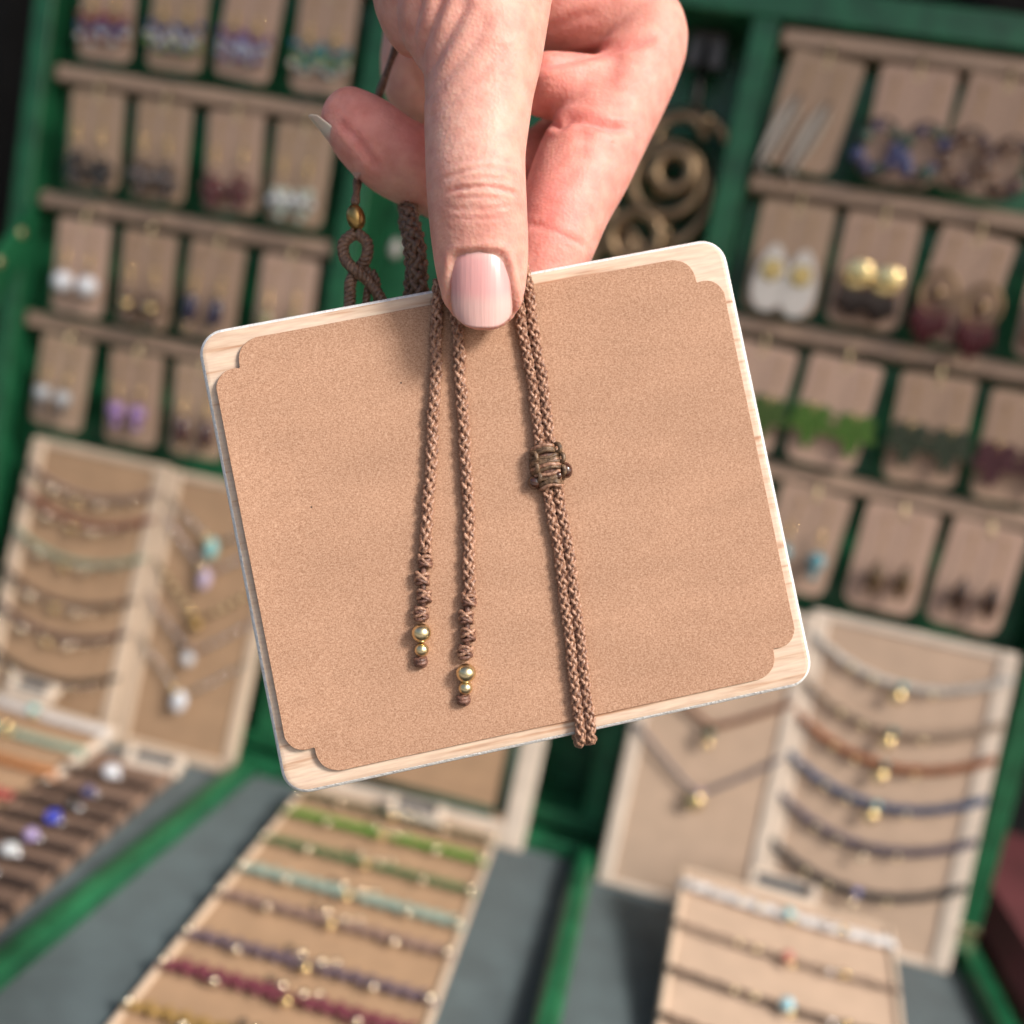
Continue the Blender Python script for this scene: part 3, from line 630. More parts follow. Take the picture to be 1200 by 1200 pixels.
# densify the straight runs so the sheet can bow
D = []
for i in range(len(S0)):
    a, b = S0[i], S0[(i+1) % len(S0)]; k = max(1, int(np.linalg.norm(b-a)/3))
    for j in range(k): D.append(a+(b-a)*j/k)
S0 = np.array(D)
def lift(P): return .12+.75*np.clip((-P[:, 0]-30)/16, 0, 1)**2+.12*np.sin(P[:, 1]/9.)*np.clip((-P[:, 0]-25)/20, 0, 1)
pt = .38
top0 = np.c_[offs(S0, .08), lift(S0)+pt]; top1 = np.c_[S0, lift(S0)+pt-.08]; bt = np.c_[S0, lift(S0)]
n = len(S0)
b = MB()
# sheet surface: concentric shrinking rings keep it bowed
ringsT = [bt, top1, top0]
for k in (.97, .93, .87, .78, .66, .5, .3, .1):
    q = S0*k; ringsT.append(np.c_[q, lift(q)+pt])
vs_, fs_, capa, capb = loft(ringsT[::-1])
b.add(vs_, fs_, False).add(vs_, [capa], False)
kp = b.build('kraft_card', KRAFT)
kp.matrix_world = CM
tag(kp, 'kraft paper card with scalloped corners mounted on the plywood card', 'paper card')

# ------------------------------------------------------------------ the braided necklace
def cord_mat(name, c0, c1, rough=.42):
    m = bpy.data.materials.new(name); m.use_nodes = True; n = m.node_tree; p = n.nodes['Principled BSDF']
    tc = n.nodes.new('ShaderNodeTexCoord'); t = n.nodes.new('ShaderNodeTexNoise'); t.inputs['Scale'].default_value = 1500; t.inputs['Detail'].default_value = 4
    n.links.new(tc.outputs['Object'], t.inputs['Vector']); r = n.nodes.new('ShaderNodeValToRGB')
    r.color_ramp.elements[0].position = .35; r.color_ramp.elements[1].position = .68
    r.color_ramp.elements[0].color = (*c0, 1); r.color_ramp.elements[1].color = (*c1, 1)
    n.links.new(t.outputs['Fac'], r.inputs[0]); n.links.new(r.outputs[0], p.inputs['Base Color'])
    p.inputs['Roughness'].default_value = rough; p.inputs['Specular IOR Level'].default_value = .55
    t2 = n.nodes.new('ShaderNodeTexNoise'); t2.inputs['Scale'].default_value = 4200; n.links.new(tc.outputs['Object'], t2.inputs['Vector'])
    bp = n.nodes.new('ShaderNodeBump'); bp.inputs['Strength'].default_value = .5; bp.inputs['Distance'].default_value = .0003
    n.links.new(t2.outputs['Fac'], bp.inputs['Height']); n.links.new(bp.outputs[0], p.inputs['Normal'])
    return m
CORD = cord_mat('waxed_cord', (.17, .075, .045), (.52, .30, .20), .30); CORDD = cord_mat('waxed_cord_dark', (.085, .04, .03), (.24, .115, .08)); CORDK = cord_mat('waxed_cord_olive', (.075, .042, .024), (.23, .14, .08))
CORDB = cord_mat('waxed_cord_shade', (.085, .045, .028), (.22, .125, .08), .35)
nk = thing('necklace', 'brown braided cord necklace with brass beads wrapped around the kraft card', 'necklace', CM)
def frames(P):
    T = np.gradient(P, axis=0); T /= np.linalg.norm(T, axis=1)[:, None]
    b0 = np.array((0, 0, 1.)); A = []; B = []
    for t in T:
        bb = b0-t*(b0@t)
        if np.linalg.norm(bb) < .2: bb = B[-1]-t*(B[-1]@t)
        bb /= np.linalg.norm(bb); A.append(np.cross(bb, t)); B.append(bb)
        b0 = bb
    return T, np.array(A), np.array(B)
def resample(P, step):
    L = np.r_[0, np.cumsum(np.linalg.norm(np.diff(P, axis=0), axis=1))]; n = max(8, int(L[-1]/step)); s = np.linspace(0, L[-1], n)
    return np.c_[[np.interp(s, L, P[:, k]) for k in range(3)]].T, s
def braid(ctrl, R=.65, r=.37, pitch=8.8, material=None, name='braided_cord', parent=None, ph=0.0, dl=.21, ns=4):
    material = material or CORD; parent = parent or nk
    P, s = resample(spline(ctrl, 160), .16); T, A, B = frames(P); om = 2*math.pi/pitch
    root = MB().tube(P[::4], R*.55, 6).build(name, CORDD, parent)  # core darker than the strands: shade of the gaps put into its colour
    wob = .05*np.sin(s*1.9+ph)+.05*np.sin(s*.83+2*ph)
    P = P+A*(.09*np.sin(s*.41+3*ph)+.05*np.sin(s*.93+ph))[:, None]
    for hand in (1, -1):
        for k in range(ns):
            th = hand*om*s+k*2*math.pi/ns+ph*hand; rad = R+wob+hand*dl*np.cos(ns*om*s+ns*ph)
            Q = P+A*(rad*np.cos(th))[:, None]+B*(rad*np.sin(th)*.92)[:, None]
            MB().tube(Q, r*(1+.10*np.sin(s*3.1+k)), 6).build('strand', material, root)
    return root
H0 = 1.35   # cord centre above the card face
def coil(c, R_, r_, turns, hgt, material, parent, tilt=.3, name='wrap', axis=(0, -1, 0)):
    ax = np.array(axis, float); ax /= np.linalg.norm(ax); a = np.cross(ax, (0, 0, 1)); a /= np.linalg.norm(a); bb = np.cross(a, ax); n = int(turns*18)
    pts = []
    for i in range(n+1):
        t = i/n; th = 2*math.pi*turns*t
        pts.append(np.array(c)+ax*(hgt*t+tilt*R_*math.sin(th))+a*R_*math.cos(th)+bb*R_*math.sin(th))
    return MB().tube(pts, r_, 7).build(name, material, parent)
def tail(ctrl, knots, beads_, end, ph):
    braid(ctrl, ph=ph)
    d = np.array(ctrl[-1][:2])-np.array(ctrl[-2][:2]); d /= np.linalg.norm(d)
    k0, k1, nk_ = knots; k0 = np.array(k0); k1 = np.array(k1); dd = (k1-k0)/np.linalg.norm(k1-k0); L = np.linalg.norm(k1-k0)
    kn = MB().tube([(*k0, H0), (*((k0+k1)/2), H0), (*k1, H0)], .55, 7).build('knotted_end', CORDD, nk)
    # a spiral of half knots: balls of crossed loops, each turned a little further than the last
    ax3 = np.array((dd[0], dd[1], 0.)); la3 = np.array((-dd[1], dd[0], 0.)); up3 = np.array((0, 0, 1.))
    for i in range(nk_):
        c = np.array((*(k0+dd*L*(i+.5)/nk_), H0+.15)); c = c+la3*.22*(-1)**i
        for q, (tl, off, R_) in enumerate(((.75, -.55, .95), (-.75, -.1, 1.08), (.6, .35, 1.08), (-.5, .8, .9), (1.15, .1, 1.12))):
            rot = .5*i+.35*q
            A = np.linspace(0, 2*math.pi, 26, endpoint=False)
            pts = [c+ax3*(off*.9+tl*R_*math.sin(t+rot)*.8)+la3*R_*math.cos(t)+up3*R_*.85*math.sin(t) for t in A]
            MB().tube(pts, .33+.03*(q % 2), 7, closed=True).build('loop', CORD if q in (1, 4) else CORDD, kn)
    for (x, y, r_) in beads_: bead((x, y, max(r_, 1.3)+.1), (r_, r_*.97, r_), BRASS, nk, 'brass_bead')
    e = bead((end[0], end[1], 1.2), (1.15, 1.15, 1.1), CORDD, nk, 'end_knot')
    coil((end[0]-.1, end[1]+.75, 1.2), .85, .42, 2, 1.1, CORDD, e and nk, .3, 'end_wrap')
tail([(-4.4, 42.4, .4), (-4.9, 40.2, 1.2), (-7.4, 29, H0), (-10.3, 17.2, H0), (-13.4, 5.4, H0), (-16.2, -4.4, H0)], ((-16.2, -4.2), (-18.9, -16.2), 4), [(-19.4, -18.0, 1.75), (-19.95, -20.9, 1.3)], (-20.4, -23.0), .3)
tail([(-.6, 42.0, .6), (-2.2, 38, 1.2), (-3.6, 26.7, H0), (-5.1, 16.1, H0), (-6.7, 4.1, H0), (-8.6, -6.4, H0), (-10.0, -13.2, H0)], ((-10.0, -12.4), (-12.7, -24.3), 4), [(-13.2, -26.4, 1.78), (-13.8, -28.95, 1.28)], (-14.4, -31.0), 1.1)
dbl = [(10.2, 42.5, .2), (10.1, 39.5, 1.1), (9.6, 30, H0), (9.2, 20, H0), (8.6, 11, H0+.2), (8.2, 5.5, H0+.2), (8.1, 0, H0), (7.8, -9.7, H0), (6.9, -21.8, H0), (5.9, -33.9, H0), (5.3, -40, 1.2), (5.15, -42.3, .3), (5.1, -42.9, -1.4), (5.2, -42, -4.1), (6, -30, -4.3), (7, -10, -4.3), (8, 20, -4.3), (9, 40, -4.3)]
for sgn in (-1, 1):
    braid([(x+sgn*(.92 if y < 6 else .92+.12*max(0, (y-20)/20)), y, z) for x, y, z in dbl], R=.58, r=.34, pitch=8.0, ph=.8+sgn)
# sliding knot on the doubled cord, with two dark glossy beads
sk = MB().sphere((8.15, 6.4, H0+.1), (2.7, 3.5, 1.6)).build('sliding_knot', CORDD, nk)  # dark core colour stands in for the shade between the wraps
for i, yy in enumerate((9.5, 8.0, 6.5, 5.0, 3.5)):
    w_ = (2.2, 2.75, 2.95, 2.7, 2.15)[i]; jr = random.Random(i)
    for q in (0, 1, 2):
        y0 = yy-.47*q+jr.uniform(-.14, .14)
        MB().tube(spline([(8.15-w_, y0-.1, H0-.6), (8.15-w_*.85, y0+jr.uniform(-.2, .2), H0+1.0), (8.15+jr.uniform(-.4, .4), y0+.3*(-1)**i, H0+1.9+jr.uniform(-.2, .25)), (8.15+w_*.55, y0+jr.uniform(-.2, .2), H0+1.6), (8.15+w_*.9, y0-.2, H0-.4)], 22), .36, 7).build('wrap', CORDK if (i+q) % 3 else CORD, sk)
for (x, y, z, a) in ((10.3, 9.0, 2.8, .3), (10.6, 7.2, 2.7, -.3), (10.3, 5.0, 2.7, .4), (5.9, 8.2, 2.8, -.4), (5.7, 6.3, 2.8, .4), (5.9, 4.6, 2.6, .1)):
    MB().tube(spline([(x-.3, y+.9, z-.9), (x+.35, y+.5, z+.2), (x+.3, y-.5, z+.2), (x-.3, y-.9, z-.9)], 14), .42, 7).build('side_loop', CORDK, sk)
GB = gem('tigereye', (.06, .022, .012), .08)
bead((11.1, 4.9, 1.7), (1.2, 1.5, 1.3), GB, nk, 'dark_bead'); bead((5.3, 3.9, 1.4), (1.3, 1.3, 1.3), GB, nk, 'dark_bead'); bead((9.5, 4.2, 3.2), (.55, .7, .5), GB, nk, 'dark_bead')

# parts of the necklace behind the top edge of the card (in the card's own frame)
INV = CM.inverted() @ HM
def hp(x, y, w_):
    """a point w_ mm in front of the holding plane, given by where it is seen"""
    z = 175-w_; v = INV @ (Vector(((x-600)/1155*z, (600-y)/1155*z, w_))*MM)
    return np.array(v)/MM
CB = -8
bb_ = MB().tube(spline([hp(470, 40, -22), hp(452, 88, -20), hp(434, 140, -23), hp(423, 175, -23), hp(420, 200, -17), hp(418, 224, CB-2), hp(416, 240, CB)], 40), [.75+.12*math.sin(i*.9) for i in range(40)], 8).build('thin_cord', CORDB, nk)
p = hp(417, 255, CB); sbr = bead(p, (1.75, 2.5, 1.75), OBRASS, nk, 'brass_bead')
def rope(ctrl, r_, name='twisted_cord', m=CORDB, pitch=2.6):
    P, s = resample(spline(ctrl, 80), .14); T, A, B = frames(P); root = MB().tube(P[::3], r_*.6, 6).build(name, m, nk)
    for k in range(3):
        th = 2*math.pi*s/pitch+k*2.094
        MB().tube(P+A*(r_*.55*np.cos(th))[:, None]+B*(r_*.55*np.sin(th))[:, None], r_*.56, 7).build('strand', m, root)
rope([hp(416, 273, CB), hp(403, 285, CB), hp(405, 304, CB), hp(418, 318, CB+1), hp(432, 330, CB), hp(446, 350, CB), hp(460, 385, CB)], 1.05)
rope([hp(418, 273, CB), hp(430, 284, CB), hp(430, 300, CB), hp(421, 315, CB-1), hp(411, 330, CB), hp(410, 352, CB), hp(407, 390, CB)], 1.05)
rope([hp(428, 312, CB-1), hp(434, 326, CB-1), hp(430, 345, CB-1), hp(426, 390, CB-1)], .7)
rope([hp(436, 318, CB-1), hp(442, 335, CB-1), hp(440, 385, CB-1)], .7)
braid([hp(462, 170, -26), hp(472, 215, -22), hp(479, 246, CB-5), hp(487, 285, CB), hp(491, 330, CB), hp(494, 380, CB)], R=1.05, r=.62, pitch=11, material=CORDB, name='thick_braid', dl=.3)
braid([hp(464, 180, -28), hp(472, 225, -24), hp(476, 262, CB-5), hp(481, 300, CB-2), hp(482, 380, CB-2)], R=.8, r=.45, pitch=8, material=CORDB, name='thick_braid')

# ------------------------------------------------------------------ the hand (one continuous surface, in the holding frame: u right, v up, w towards the viewer, mm)
def P3(x, y, w_):
    z = 175-w_; return np.array(((x-600)/1155*z, (600-y)/1155*z, w_))
def PR(px, w_): return px/1155*(175-w_)
class Chain:
    def __init__(s, st, hint, sub=3):
        """st: stations (point, ra, rb); hint: direction of the rb axis"""
        C_ = np.array([a[0] for a in st]); r = np.array([[a[1], a[2], 0] for a in st]); n = (len(st)-1)*sub+1
        s.P = spline(C_, n); s.R = np.maximum(spline(r, n)[:, :2], .4)
        s.h = np.array(hint, float)
        s.lo = s.P.min(0)-s.R.max()-4; s.hi = s.P.max(0)+s.R.max()+4
    def sdf(s, X0):
        out = np.full(len(X0), 12, np.float32)
        near = np.flatnonzero(((X0 > s.lo-6) & (X0 < s.hi+6)).all(1)); X = X0[near]
        best = np.full(len(X), 1e3, np.float32)
        for i in range(len(s.P)-1):
            A, B = s.P[i], s.P[i+1]; D = B-A; L = np.linalg.norm(D)+1e-9; D = D/L
            lat = np.cross(D, s.h); lat /= np.linalg.norm(lat); dep = np.cross(lat, D)
            q = X-A.astype(np.float32); ax = q@D.astype(np.float32); t = np.clip(ax/L, 0, 1)
            ra = s.R[i, 0]+(s.R[i+1, 0]-s.R[i, 0])*t; rb = s.R[i, 1]+(s.R[i+1, 1]-s.R[i, 1])*t
            ex = ax-t*L; mn = np.minimum(ra, rb)
            d = (np.sqrt((q@lat.astype(np.float32)/ra)**2+(q@dep.astype(np.float32)/rb)**2+(ex/mn)**2)-1)*mn
            np.minimum(best, d, out=best)
        out[near] = best
        return out
def smin(a, b, k):
    h = np.clip(.5+.5*(b-a)/k, 0, 1); return b+(a-b)*h-k*h*(1-h)
def st(x, y, w_, hw, rb): return (P3(x, y, w_), PR(hw, w_), rb)
thumb = Chain([st(567, 363, 4.6, 36, 3.6), st(567, 345, 5.2, 47, 5.2), st(565, 322, 5.8, 53, 6.0), st(563, 290, 6.4, 56.5, 6.6), st(560, 250, 7.2, 58, 7.4), st(558, 215, 7.6, 58.5, 8.0), st(557, 180, 7.2, 59, 7.8),
               st(559, 140, 6.4, 62, 8.0), st(562, 100, 5.6, 65, 8.6), st(564, 60, 4.6, 73, 9.6), st(556, 20, 3, 88, 11), st(548, -30, 0, 103, 13), st(542, -110, -5, 112, 16), st(545, -220, -12, 112, 18)], (0, 0, 1))
thenar = Chain([st(480, 34, -3, 26, 6), st(486, 0, -4, 48, 9), st(500, -70, -6, 70, 12)], (0, 0, 1))
index = Chain([(P3(575, -70, -34), 11, 11), (P3(610, -10, -31), 10.6, 10.5), (P3(680, 12, -30), 9.8, 9.6), (P3(736, 24, -29.5), 9.2, 9.2), (P3(756, 46, -28.5), 8.7, 8.9), (P3(742, 90, -26), 8.7, 9.2), (P3(708, 150, -21), 9.4, 9.0), (P3(684, 195, -17), 9.6, 8.8),
               (P3(664, 240, -13.6), 8.7, 8.2), (P3(650, 280, -11.5), 8.1, 7.6), (P3(634, 320, -10.8), 7.6, 7.0), (P3(618, 362, -10.2), 6.2, 5.6)], (.3, -.2, 1))
bulge = Chain([(P3(640, 100, -20), 5.8, 7.5), (P3(672, 104, -21.5), 6.4, 7.5), (P3(712, 98, -25), 5.5, 7)], (0, 0, 1))
middle = Chain([(P3(600, -60, -48), 11, 11), (P3(690, -10, -50), 10, 9.5), (P3(735, 60, -49), 9, 9), (P3(690, 150, -42), 8.4, 8.2), (P3(620, 205, -33), 8.0, 8), (P3(545, 217, -22), 7.9, 7.9), (P3(496, 199, -15), 7.6, 7.7), (P3(460, 182, -12), 7.2, 7.4), (P3(431, 158, -11), 6.6, 7.0), (P3(408, 136, -10.6), 4.7, 5.4)], (.55, .8, .3))
ring_f = Chain([(P3(590, -90, -62), 10.5, 10.5), (P3(520, -20, -50), 9, 9), (P3(488, 50, -46), 7.6, 7.6), (P3(487, 100, -46), 7.2, 7.2), (P3(505, 118, -50), 6.4, 6.4), (P3(560, 90, -60), 6.4, 6.4)], (0, 0, 1))
pinky = Chain([(P3(585, -110, -76), 9.5, 9.5), (P3(640, -40, -76), 8, 8), (P3(650, 30, -72), 7.2, 7.2), (P3(600, 60, -66), 6.6, 6.6), (P3(560, 40, -64), 5.6, 5.6)], (0, 0, 1))
PB = P3(575, -60, -50); WR = np.array((-6, 182, -30.)); FA = np.array((-4, 300, 10.))
palm = Chain([(PB, 12.5, 30), ((PB*2+WR)/3+np.array((3, 0, -2)), 14.5, 34), ((PB+WR*2)/3+np.array((1, 0, -1)), 15.5, 31), (WR, 16, 25), (WR*.6+FA*.4, 18, 25), (FA, 23, 29)], (0, 0, 1))
def hand_sdf(X):
    dt = smin(thumb.sdf(X), thenar.sdf(X), 3.0); di = smin(index.sdf(X), bulge.sdf(X), 1.3)
    dm = middle.sdf(X); dr = ring_f.sdf(X); dp = pinky.sdf(X); pl = palm.sdf(X)
    fin = np.minimum(np.minimum(smin(dt, di, .5), smin(dm, di, .5)), smin(dr, dp, .5)); fin = smin(fin, dm, .5)
    upper = np.clip((X[:, 1]-88)/20, 0, 1).astype(np.float32)
    fin2 = smin(smin(dt, di, .5+9*upper), smin(dm, dr, .5+6*upper), .5+6*upper)
    fin = np.minimum(fin, fin2)
    return smin(fin, pl, 7.0), np.stack([dt, di, dm, dr, dp, pl], 1)
def build_hand(h=.5):
    lo = np.array((-46., 28., -92.)); hi = np.array((46., 262., 24.)); co = 4
    n = (np.ceil((hi-lo)/(h*co)).astype(int))
    g = [lo[k]+(np.arange(n[k])+.5)*h*co for k in range(3)]
    X = np.stack(np.meshgrid(*g, indexing='ij'), -1).reshape(-1, 3).astype(np.float32)
    d = hand_sdf(X)[0].reshape(n)
    near = np.abs(d) < h*co*2.2
    N = n*co; F = np.repeat(np.repeat(np.repeat(d, co, 0), co, 1), co, 2)
    m = np.repeat(np.repeat(np.repeat(near, co, 0), co, 1), co, 2)
    I = np.argwhere(m)
    for a in range(0, len(I), 400000):
        q = I[a:a+400000]; F[q[:, 0], q[:, 1], q[:, 2]] = hand_sdf((lo+(q+.5)*h).astype(np.float32))[0]
    S = F < 0
    S[:, 0] = S[:, -1] = False; S[0] = S[-1] = False; S[:, :, 0] = S[:, :, -1] = False
    F = np.where(S, np.minimum(F, -1e-4), np.maximum(F, 1e-4))
    # surface nets
    c = [S[i:N[0]-1+i, j:N[1]-1+j, k:N[2]-1+k] for i in (0, 1) for j in (0, 1) for k in (0, 1)]
    tot = sum(x.astype(np.int8) for x in c); cells = np.argwhere((tot > 0) & (tot < 8))
    vid = np.full(N-1, -1, np.int64); vid[cells[:, 0], cells[:, 1], cells[:, 2]] = np.arange(len(cells))
    acc = np.zeros((len(cells), 3)); cnt = np.zeros(len(cells))
    cor = [(i, j, k) for i in (0, 1) for j in (0, 1) for k in (0, 1)]
    for a in cor:
        for ax in range(3):
            if a[ax]: continue
            b_ = list(a); b_[ax] = 1
            fa = F[cells[:, 0]+a[0], cells[:, 1]+a[1], cells[:, 2]+a[2]]; fb = F[cells[:, 0]+b_[0], cells[:, 1]+b_[1], cells[:, 2]+b_[2]]
            x = (fa < 0) != (fb < 0); t = np.where(x, fa/np.where(x, fa-fb, 1), 0)
            p = np.array(a, float)+np.zeros((len(cells), 3)); p[:, ax] += t
            acc[x] += p[x]; cnt[x] += 1
    V = lo+(cells+acc/cnt[:, None]+.5)*h
    Q = []
    for ax in range(3):
        o = [0, 1, 2]; o.remove(ax); b1, b2 = o
        sl0 = [slice(1, N[k]-1) for k in range(3)]; sl1 = list(sl0); sl0[ax] = slice(0, N[ax]-1); sl1[ax] = slice(1, N[ax])
        A = S[tuple(sl0)]; B = S[tuple(sl1)]; e = np.argwhere(A != B); ins = A[e[:, 0], e[:, 1], e[:, 2]]
        base = e.copy(); base[:, b1] += 1; base[:, b2] += 1
        def id_(d1, d2):
            q = base.copy(); q[:, b1] += d1; q[:, b2] += d2; return vid[q[:, 0], q[:, 1], q[:, 2]]
        f4 = np.stack([id_(-1, -1), id_(0, -1), id_(0, 0), id_(-1, 0)], 1)
        flip = ins if ax != 1 else ~ins
        f4[~flip] = f4[~flip][:, ::-1]; Q.append(f4)
    return V, np.vstack(Q)
HV, HQ = build_hand()
# settle the points on the true surface
def grad(V):
    e = .25; g = np.zeros_like(V)
    for k in range(3):
        dv = np.zeros(3); dv[k] = e
        g[:, k] = hand_sdf((V+dv).astype(np.float32))[0]-hand_sdf((V-dv).astype(np.float32))[0]
    return g/(np.linalg.norm(g, axis=1)[:, None]+1e-9)
vis = HV[:, 1] < 118
def relax(V, it, lam=.5):
    E = np.vstack([HQ[:, [0, 1]], HQ[:, [1, 2]], HQ[:, [2, 3]], HQ[:, [3, 0]]]); deg = np.bincount(E.ravel(), minlength=len(V))[:, None]
    for _ in range(it):
        s_ = np.stack([np.bincount(E[:, 0], V[E[:, 1], k], len(V))+np.bincount(E[:, 1], V[E[:, 0], k], len(V)) for k in range(3)], 1)
        V = V+lam*(s_/deg-V)
    return V
HV = relax(HV, 6)
HN = grad(HV); d0, parts = hand_sdf(HV.astype(np.float32))
own = parts[:, :5].argmin(1)
pxv = np.stack([600+1155*HV[:, 0]/(175-HV[:, 2]), 600-1155*HV[:, 1]/(175-HV[:, 2])], 1)
front = np.clip((HN[:, 2]+.05)/.35, 0, 1)
def pdist(poly, px=None):
    px = pxv if px is None else px
    poly = np.array(poly, float); best = np.full(len(px), 1e9); tt = np.zeros(len(px)); n = len(poly)-1
    for i in range(n):
        a, b_ = poly[i], poly[i+1]; d = b_-a; t = np.clip(((px-a)@d)/(d@d), 0, 1); q = np.hypot(*(px-a-t[:, None]*d).T)
        u = q < best; best[u] = q[u]; tt[u] = (i+t[u])/n
    return best/6.6, tt
disp = np.zeros(len(HV)); red = np.zeros(len(HV))
def crease(who, poly, A, sig, rim=.35, redness=.25, taper=True, sharp=False):
    poly = spline(np.c_[np.array(poly, float), np.zeros(len(poly))], len(poly)*4)[:, :2]; mar = sig*6.6*5
    ix = np.flatnonzero((own == who[0]) & (front > 0) & (pxv > poly.min(0)-mar).all(1) & (pxv < poly.max(0)+mar).all(1))
    d, t = pdist(poly, pxv[ix]); m = front[ix]
    if taper: m = m*np.clip(np.sin(np.pi*np.clip(t, .02, .98))*2.2, 0, 1)
    g = np.exp(-d/sig) if sharp else np.exp(-(d/sig)**2); disp[ix] -= A*m*(g-rim*np.exp(-((d-2*sig)/sig)**2)); red[ix] += redness*m*np.exp(-(d/(sig*1.8))**2)
T, I_, M_ = [0], [1], [2]
# thumb knuckle
crease(T, [(517, 211), (536, 203), (560, 197), (585, 197), (606, 206)], .40, .4, .4, .35, sharp=True)
crease(T, [(519, 229), (533, 222), (552, 220), (575, 219), (598, 225), (608, 231)], .55, .42, .4, .5, sharp=True)
crease(T, [(545, 211), (565, 208), (590, 212)], .20, .32)
crease(T, [(520, 243), (545, 246), (575, 245), (602, 240)], .16, .42); crease(T, [(533, 233), (560, 231), (592, 234)], .16, .32)
crease(T, [(526, 254), (560, 257), (596, 252)], .10, .4); crease(T, [(512, 196), (540, 189), (580, 187), (604, 192)], .10, .5)
# folds of the web above the thumb
for pl_, A in (([(494, -12), (486, 20), (482, 45), (486, 78)], .75), ([(518, -8), (508, 18), (497, 48), (489, 74)], .65), ([(545, 4), (530, 32), (513, 62), (496, 94)], .55), ([(568, 30), (548, 60), (522, 90), (500, 114)], .35), ([(590, 60), (560, 88), (530, 114), (504, 136)], .18), ([(466, -10), (462, 12), (466, 40)], .4)):
    crease(T, pl_, A*1.25, 1.0, .25, .22, taper=False, sharp=True)
rr_ = random.Random(3)
for _ in range(46):   # fine slanting skin lines
    x, y = rr_.uniform(505, 612), rr_.uniform(70, 190); l = rr_.uniform(10, 30)
    crease(T, [(x, y), (x-l*.5, y+l*.42), (x-l, y+l*.7)], rr_.uniform(.03, .07), .3, .4, .03)
for _ in range(26):
    x, y = rr_.uniform(512, 600), rr_.uniform(186, 285); l = rr_.uniform(8, 22)
    crease(T, [(x-l/2, y+rr_.uniform(-1, 2)), (x, y-1), (x+l/2, y+rr_.uniform(-1, 2))], rr_.uniform(.03, .06), .26, .4, .02)
# index finger
crease(I_, [(622, 80), (655, 72), (700, 62), (738, 52), (774, 43)], .9, .8, .3, .5, sharp=True)
crease(I_, [(640, 140), (655, 146), (668, 139), (690, 141), (715, 149), (742, 152)], 1.2, .8, .3, .6, sharp=True)
crease(I_, [(724, 60), (719, 80), (712, 108)], .5, 1.5, .3, .12)
crease(I_, [(612, 262), (640, 268), (668, 280), (690, 292)], .28, .6, .3, .1); crease(I_, [(622, 275), (650, 280), (676, 296)], .15, .5, .3, 0)
crease(I_, [(640, 38), (668, 24), (700, 14)], .3, .9, .3, .15); crease(I_, [(676, 148), (684, 160), (680, 178)], .25, 1.2, .3, .1)
for _ in range(40):
    x, y = rr_.uniform(630, 760), rr_.uniform(10, 290); l = rr_.uniform(8, 26); k = rr_.uniform(-.3, .35)
    crease(I_, [(x-l/2, y-k*l/2), (x, y), (x+l/2, y+k*l/2)], rr_.uniform(.02, .05), .3, .4, .01)
# middle finger: lateral nail fold
crease(M_, [(392, 136), (406, 152), (420, 166), (434, 186), (452, 202)], .3, .8, .5, .4)
# nail bed of the thumb: sink the skin under the plate, raise the folds round it
NB = np.array([(529, 300), (536, 294), (561, 291), (586, 293), (594, 299), (600, 330), (604, 358), (606, 380), (604, 395), (528, 395), (526, 372), (526, 350), (527, 320)], float)
def inside(poly):
    c = np.zeros(len(pxv), bool); n = len(poly)
    for i in range(n):
        (x0, y0), (x1, y1) = poly[i], poly[(i+1) % n]
        k = ((y0 > pxv[:, 1]) != (y1 > pxv[:, 1])); xx = (x1-x0)*(pxv[:, 1]-y0)/(y1-y0+1e-9)+x0; c ^= k & (pxv[:, 0] < xx)
    return c
dn, _ = pdist(np.vstack([NB[[10, 11, 12, 0, 1, 2, 3, 4, 5, 6, 7]]])); inn = inside(NB) & (own == 0) & (HN[:, 2] > .1)
sd_ = np.where(inn, -dn, dn); tm = (own == 0)*front
disp -= tm*.75*np.clip((-sd_+.15)/.7, 0, 1); disp += tm*(.42-.22*np.clip((310-pxv[:, 1])/15, 0, 1))*np.exp(-((sd_-.7)/.6)**2)
HV2 = HV+HN*disp[:, None]
HV2 = np.where((np.abs(disp) > 0)[:, None], HV2, HV)
# flesh colour: warmer on pads and where the skin folds, paler over bone
base = np.array((.68, .385, .31)); pink = np.array((.75, .295, .255)); pale = np.array((.70, .44, .365))
def blob(x, y, r_): return np.exp(-(((pxv[:, 0]-x)/r_)**2+((pxv[:, 1]-y)/r_)**2))
pinkness = np.where(own == 1, .55, np.where(own == 2, .5, np.where(own == 0, .12, .0)))
pinkness = pinkness+(own == 1)*(.55*blob(640, 240, 45)+.25*blob(650, 110, 30)-.35*blob(700, 290, 40)-.25*blob(770, 30, 60))+(own == 2)*(.35*blob(430, 125, 40)+.4*blob(490, 160, 30)-.45*blob(470, 225, 35))+(own == 0)*(.2*blob(500, 200, 45)+.2*blob(600, 240, 40)+.15*blob(560, 290, 40))
pinkness = np.clip(pinkness+red, 0, 1); palen = (own == 0)*(.5*blob(560, 140, 70)+.4*blob(560, 215, 40))
hc = base*(1-pinkness[:, None])+pink*pinkness[:, None]; hc = hc*(1-palen[:, None])+pale*palen[:, None]
hm = bpy.data.meshes.new('person'); hm.from_pydata((HV2*MM).tolist(), [], HQ.tolist()); hm.polygons.foreach_set('use_smooth', [True]*len(HQ)); hm.update()
ca = hm.color_attributes.new('flesh', 'FLOAT_COLOR', 'POINT'); ca.data.foreach_set('color', np.c_[hc, np.ones(len(hc))].astype(np.float32).ravel())
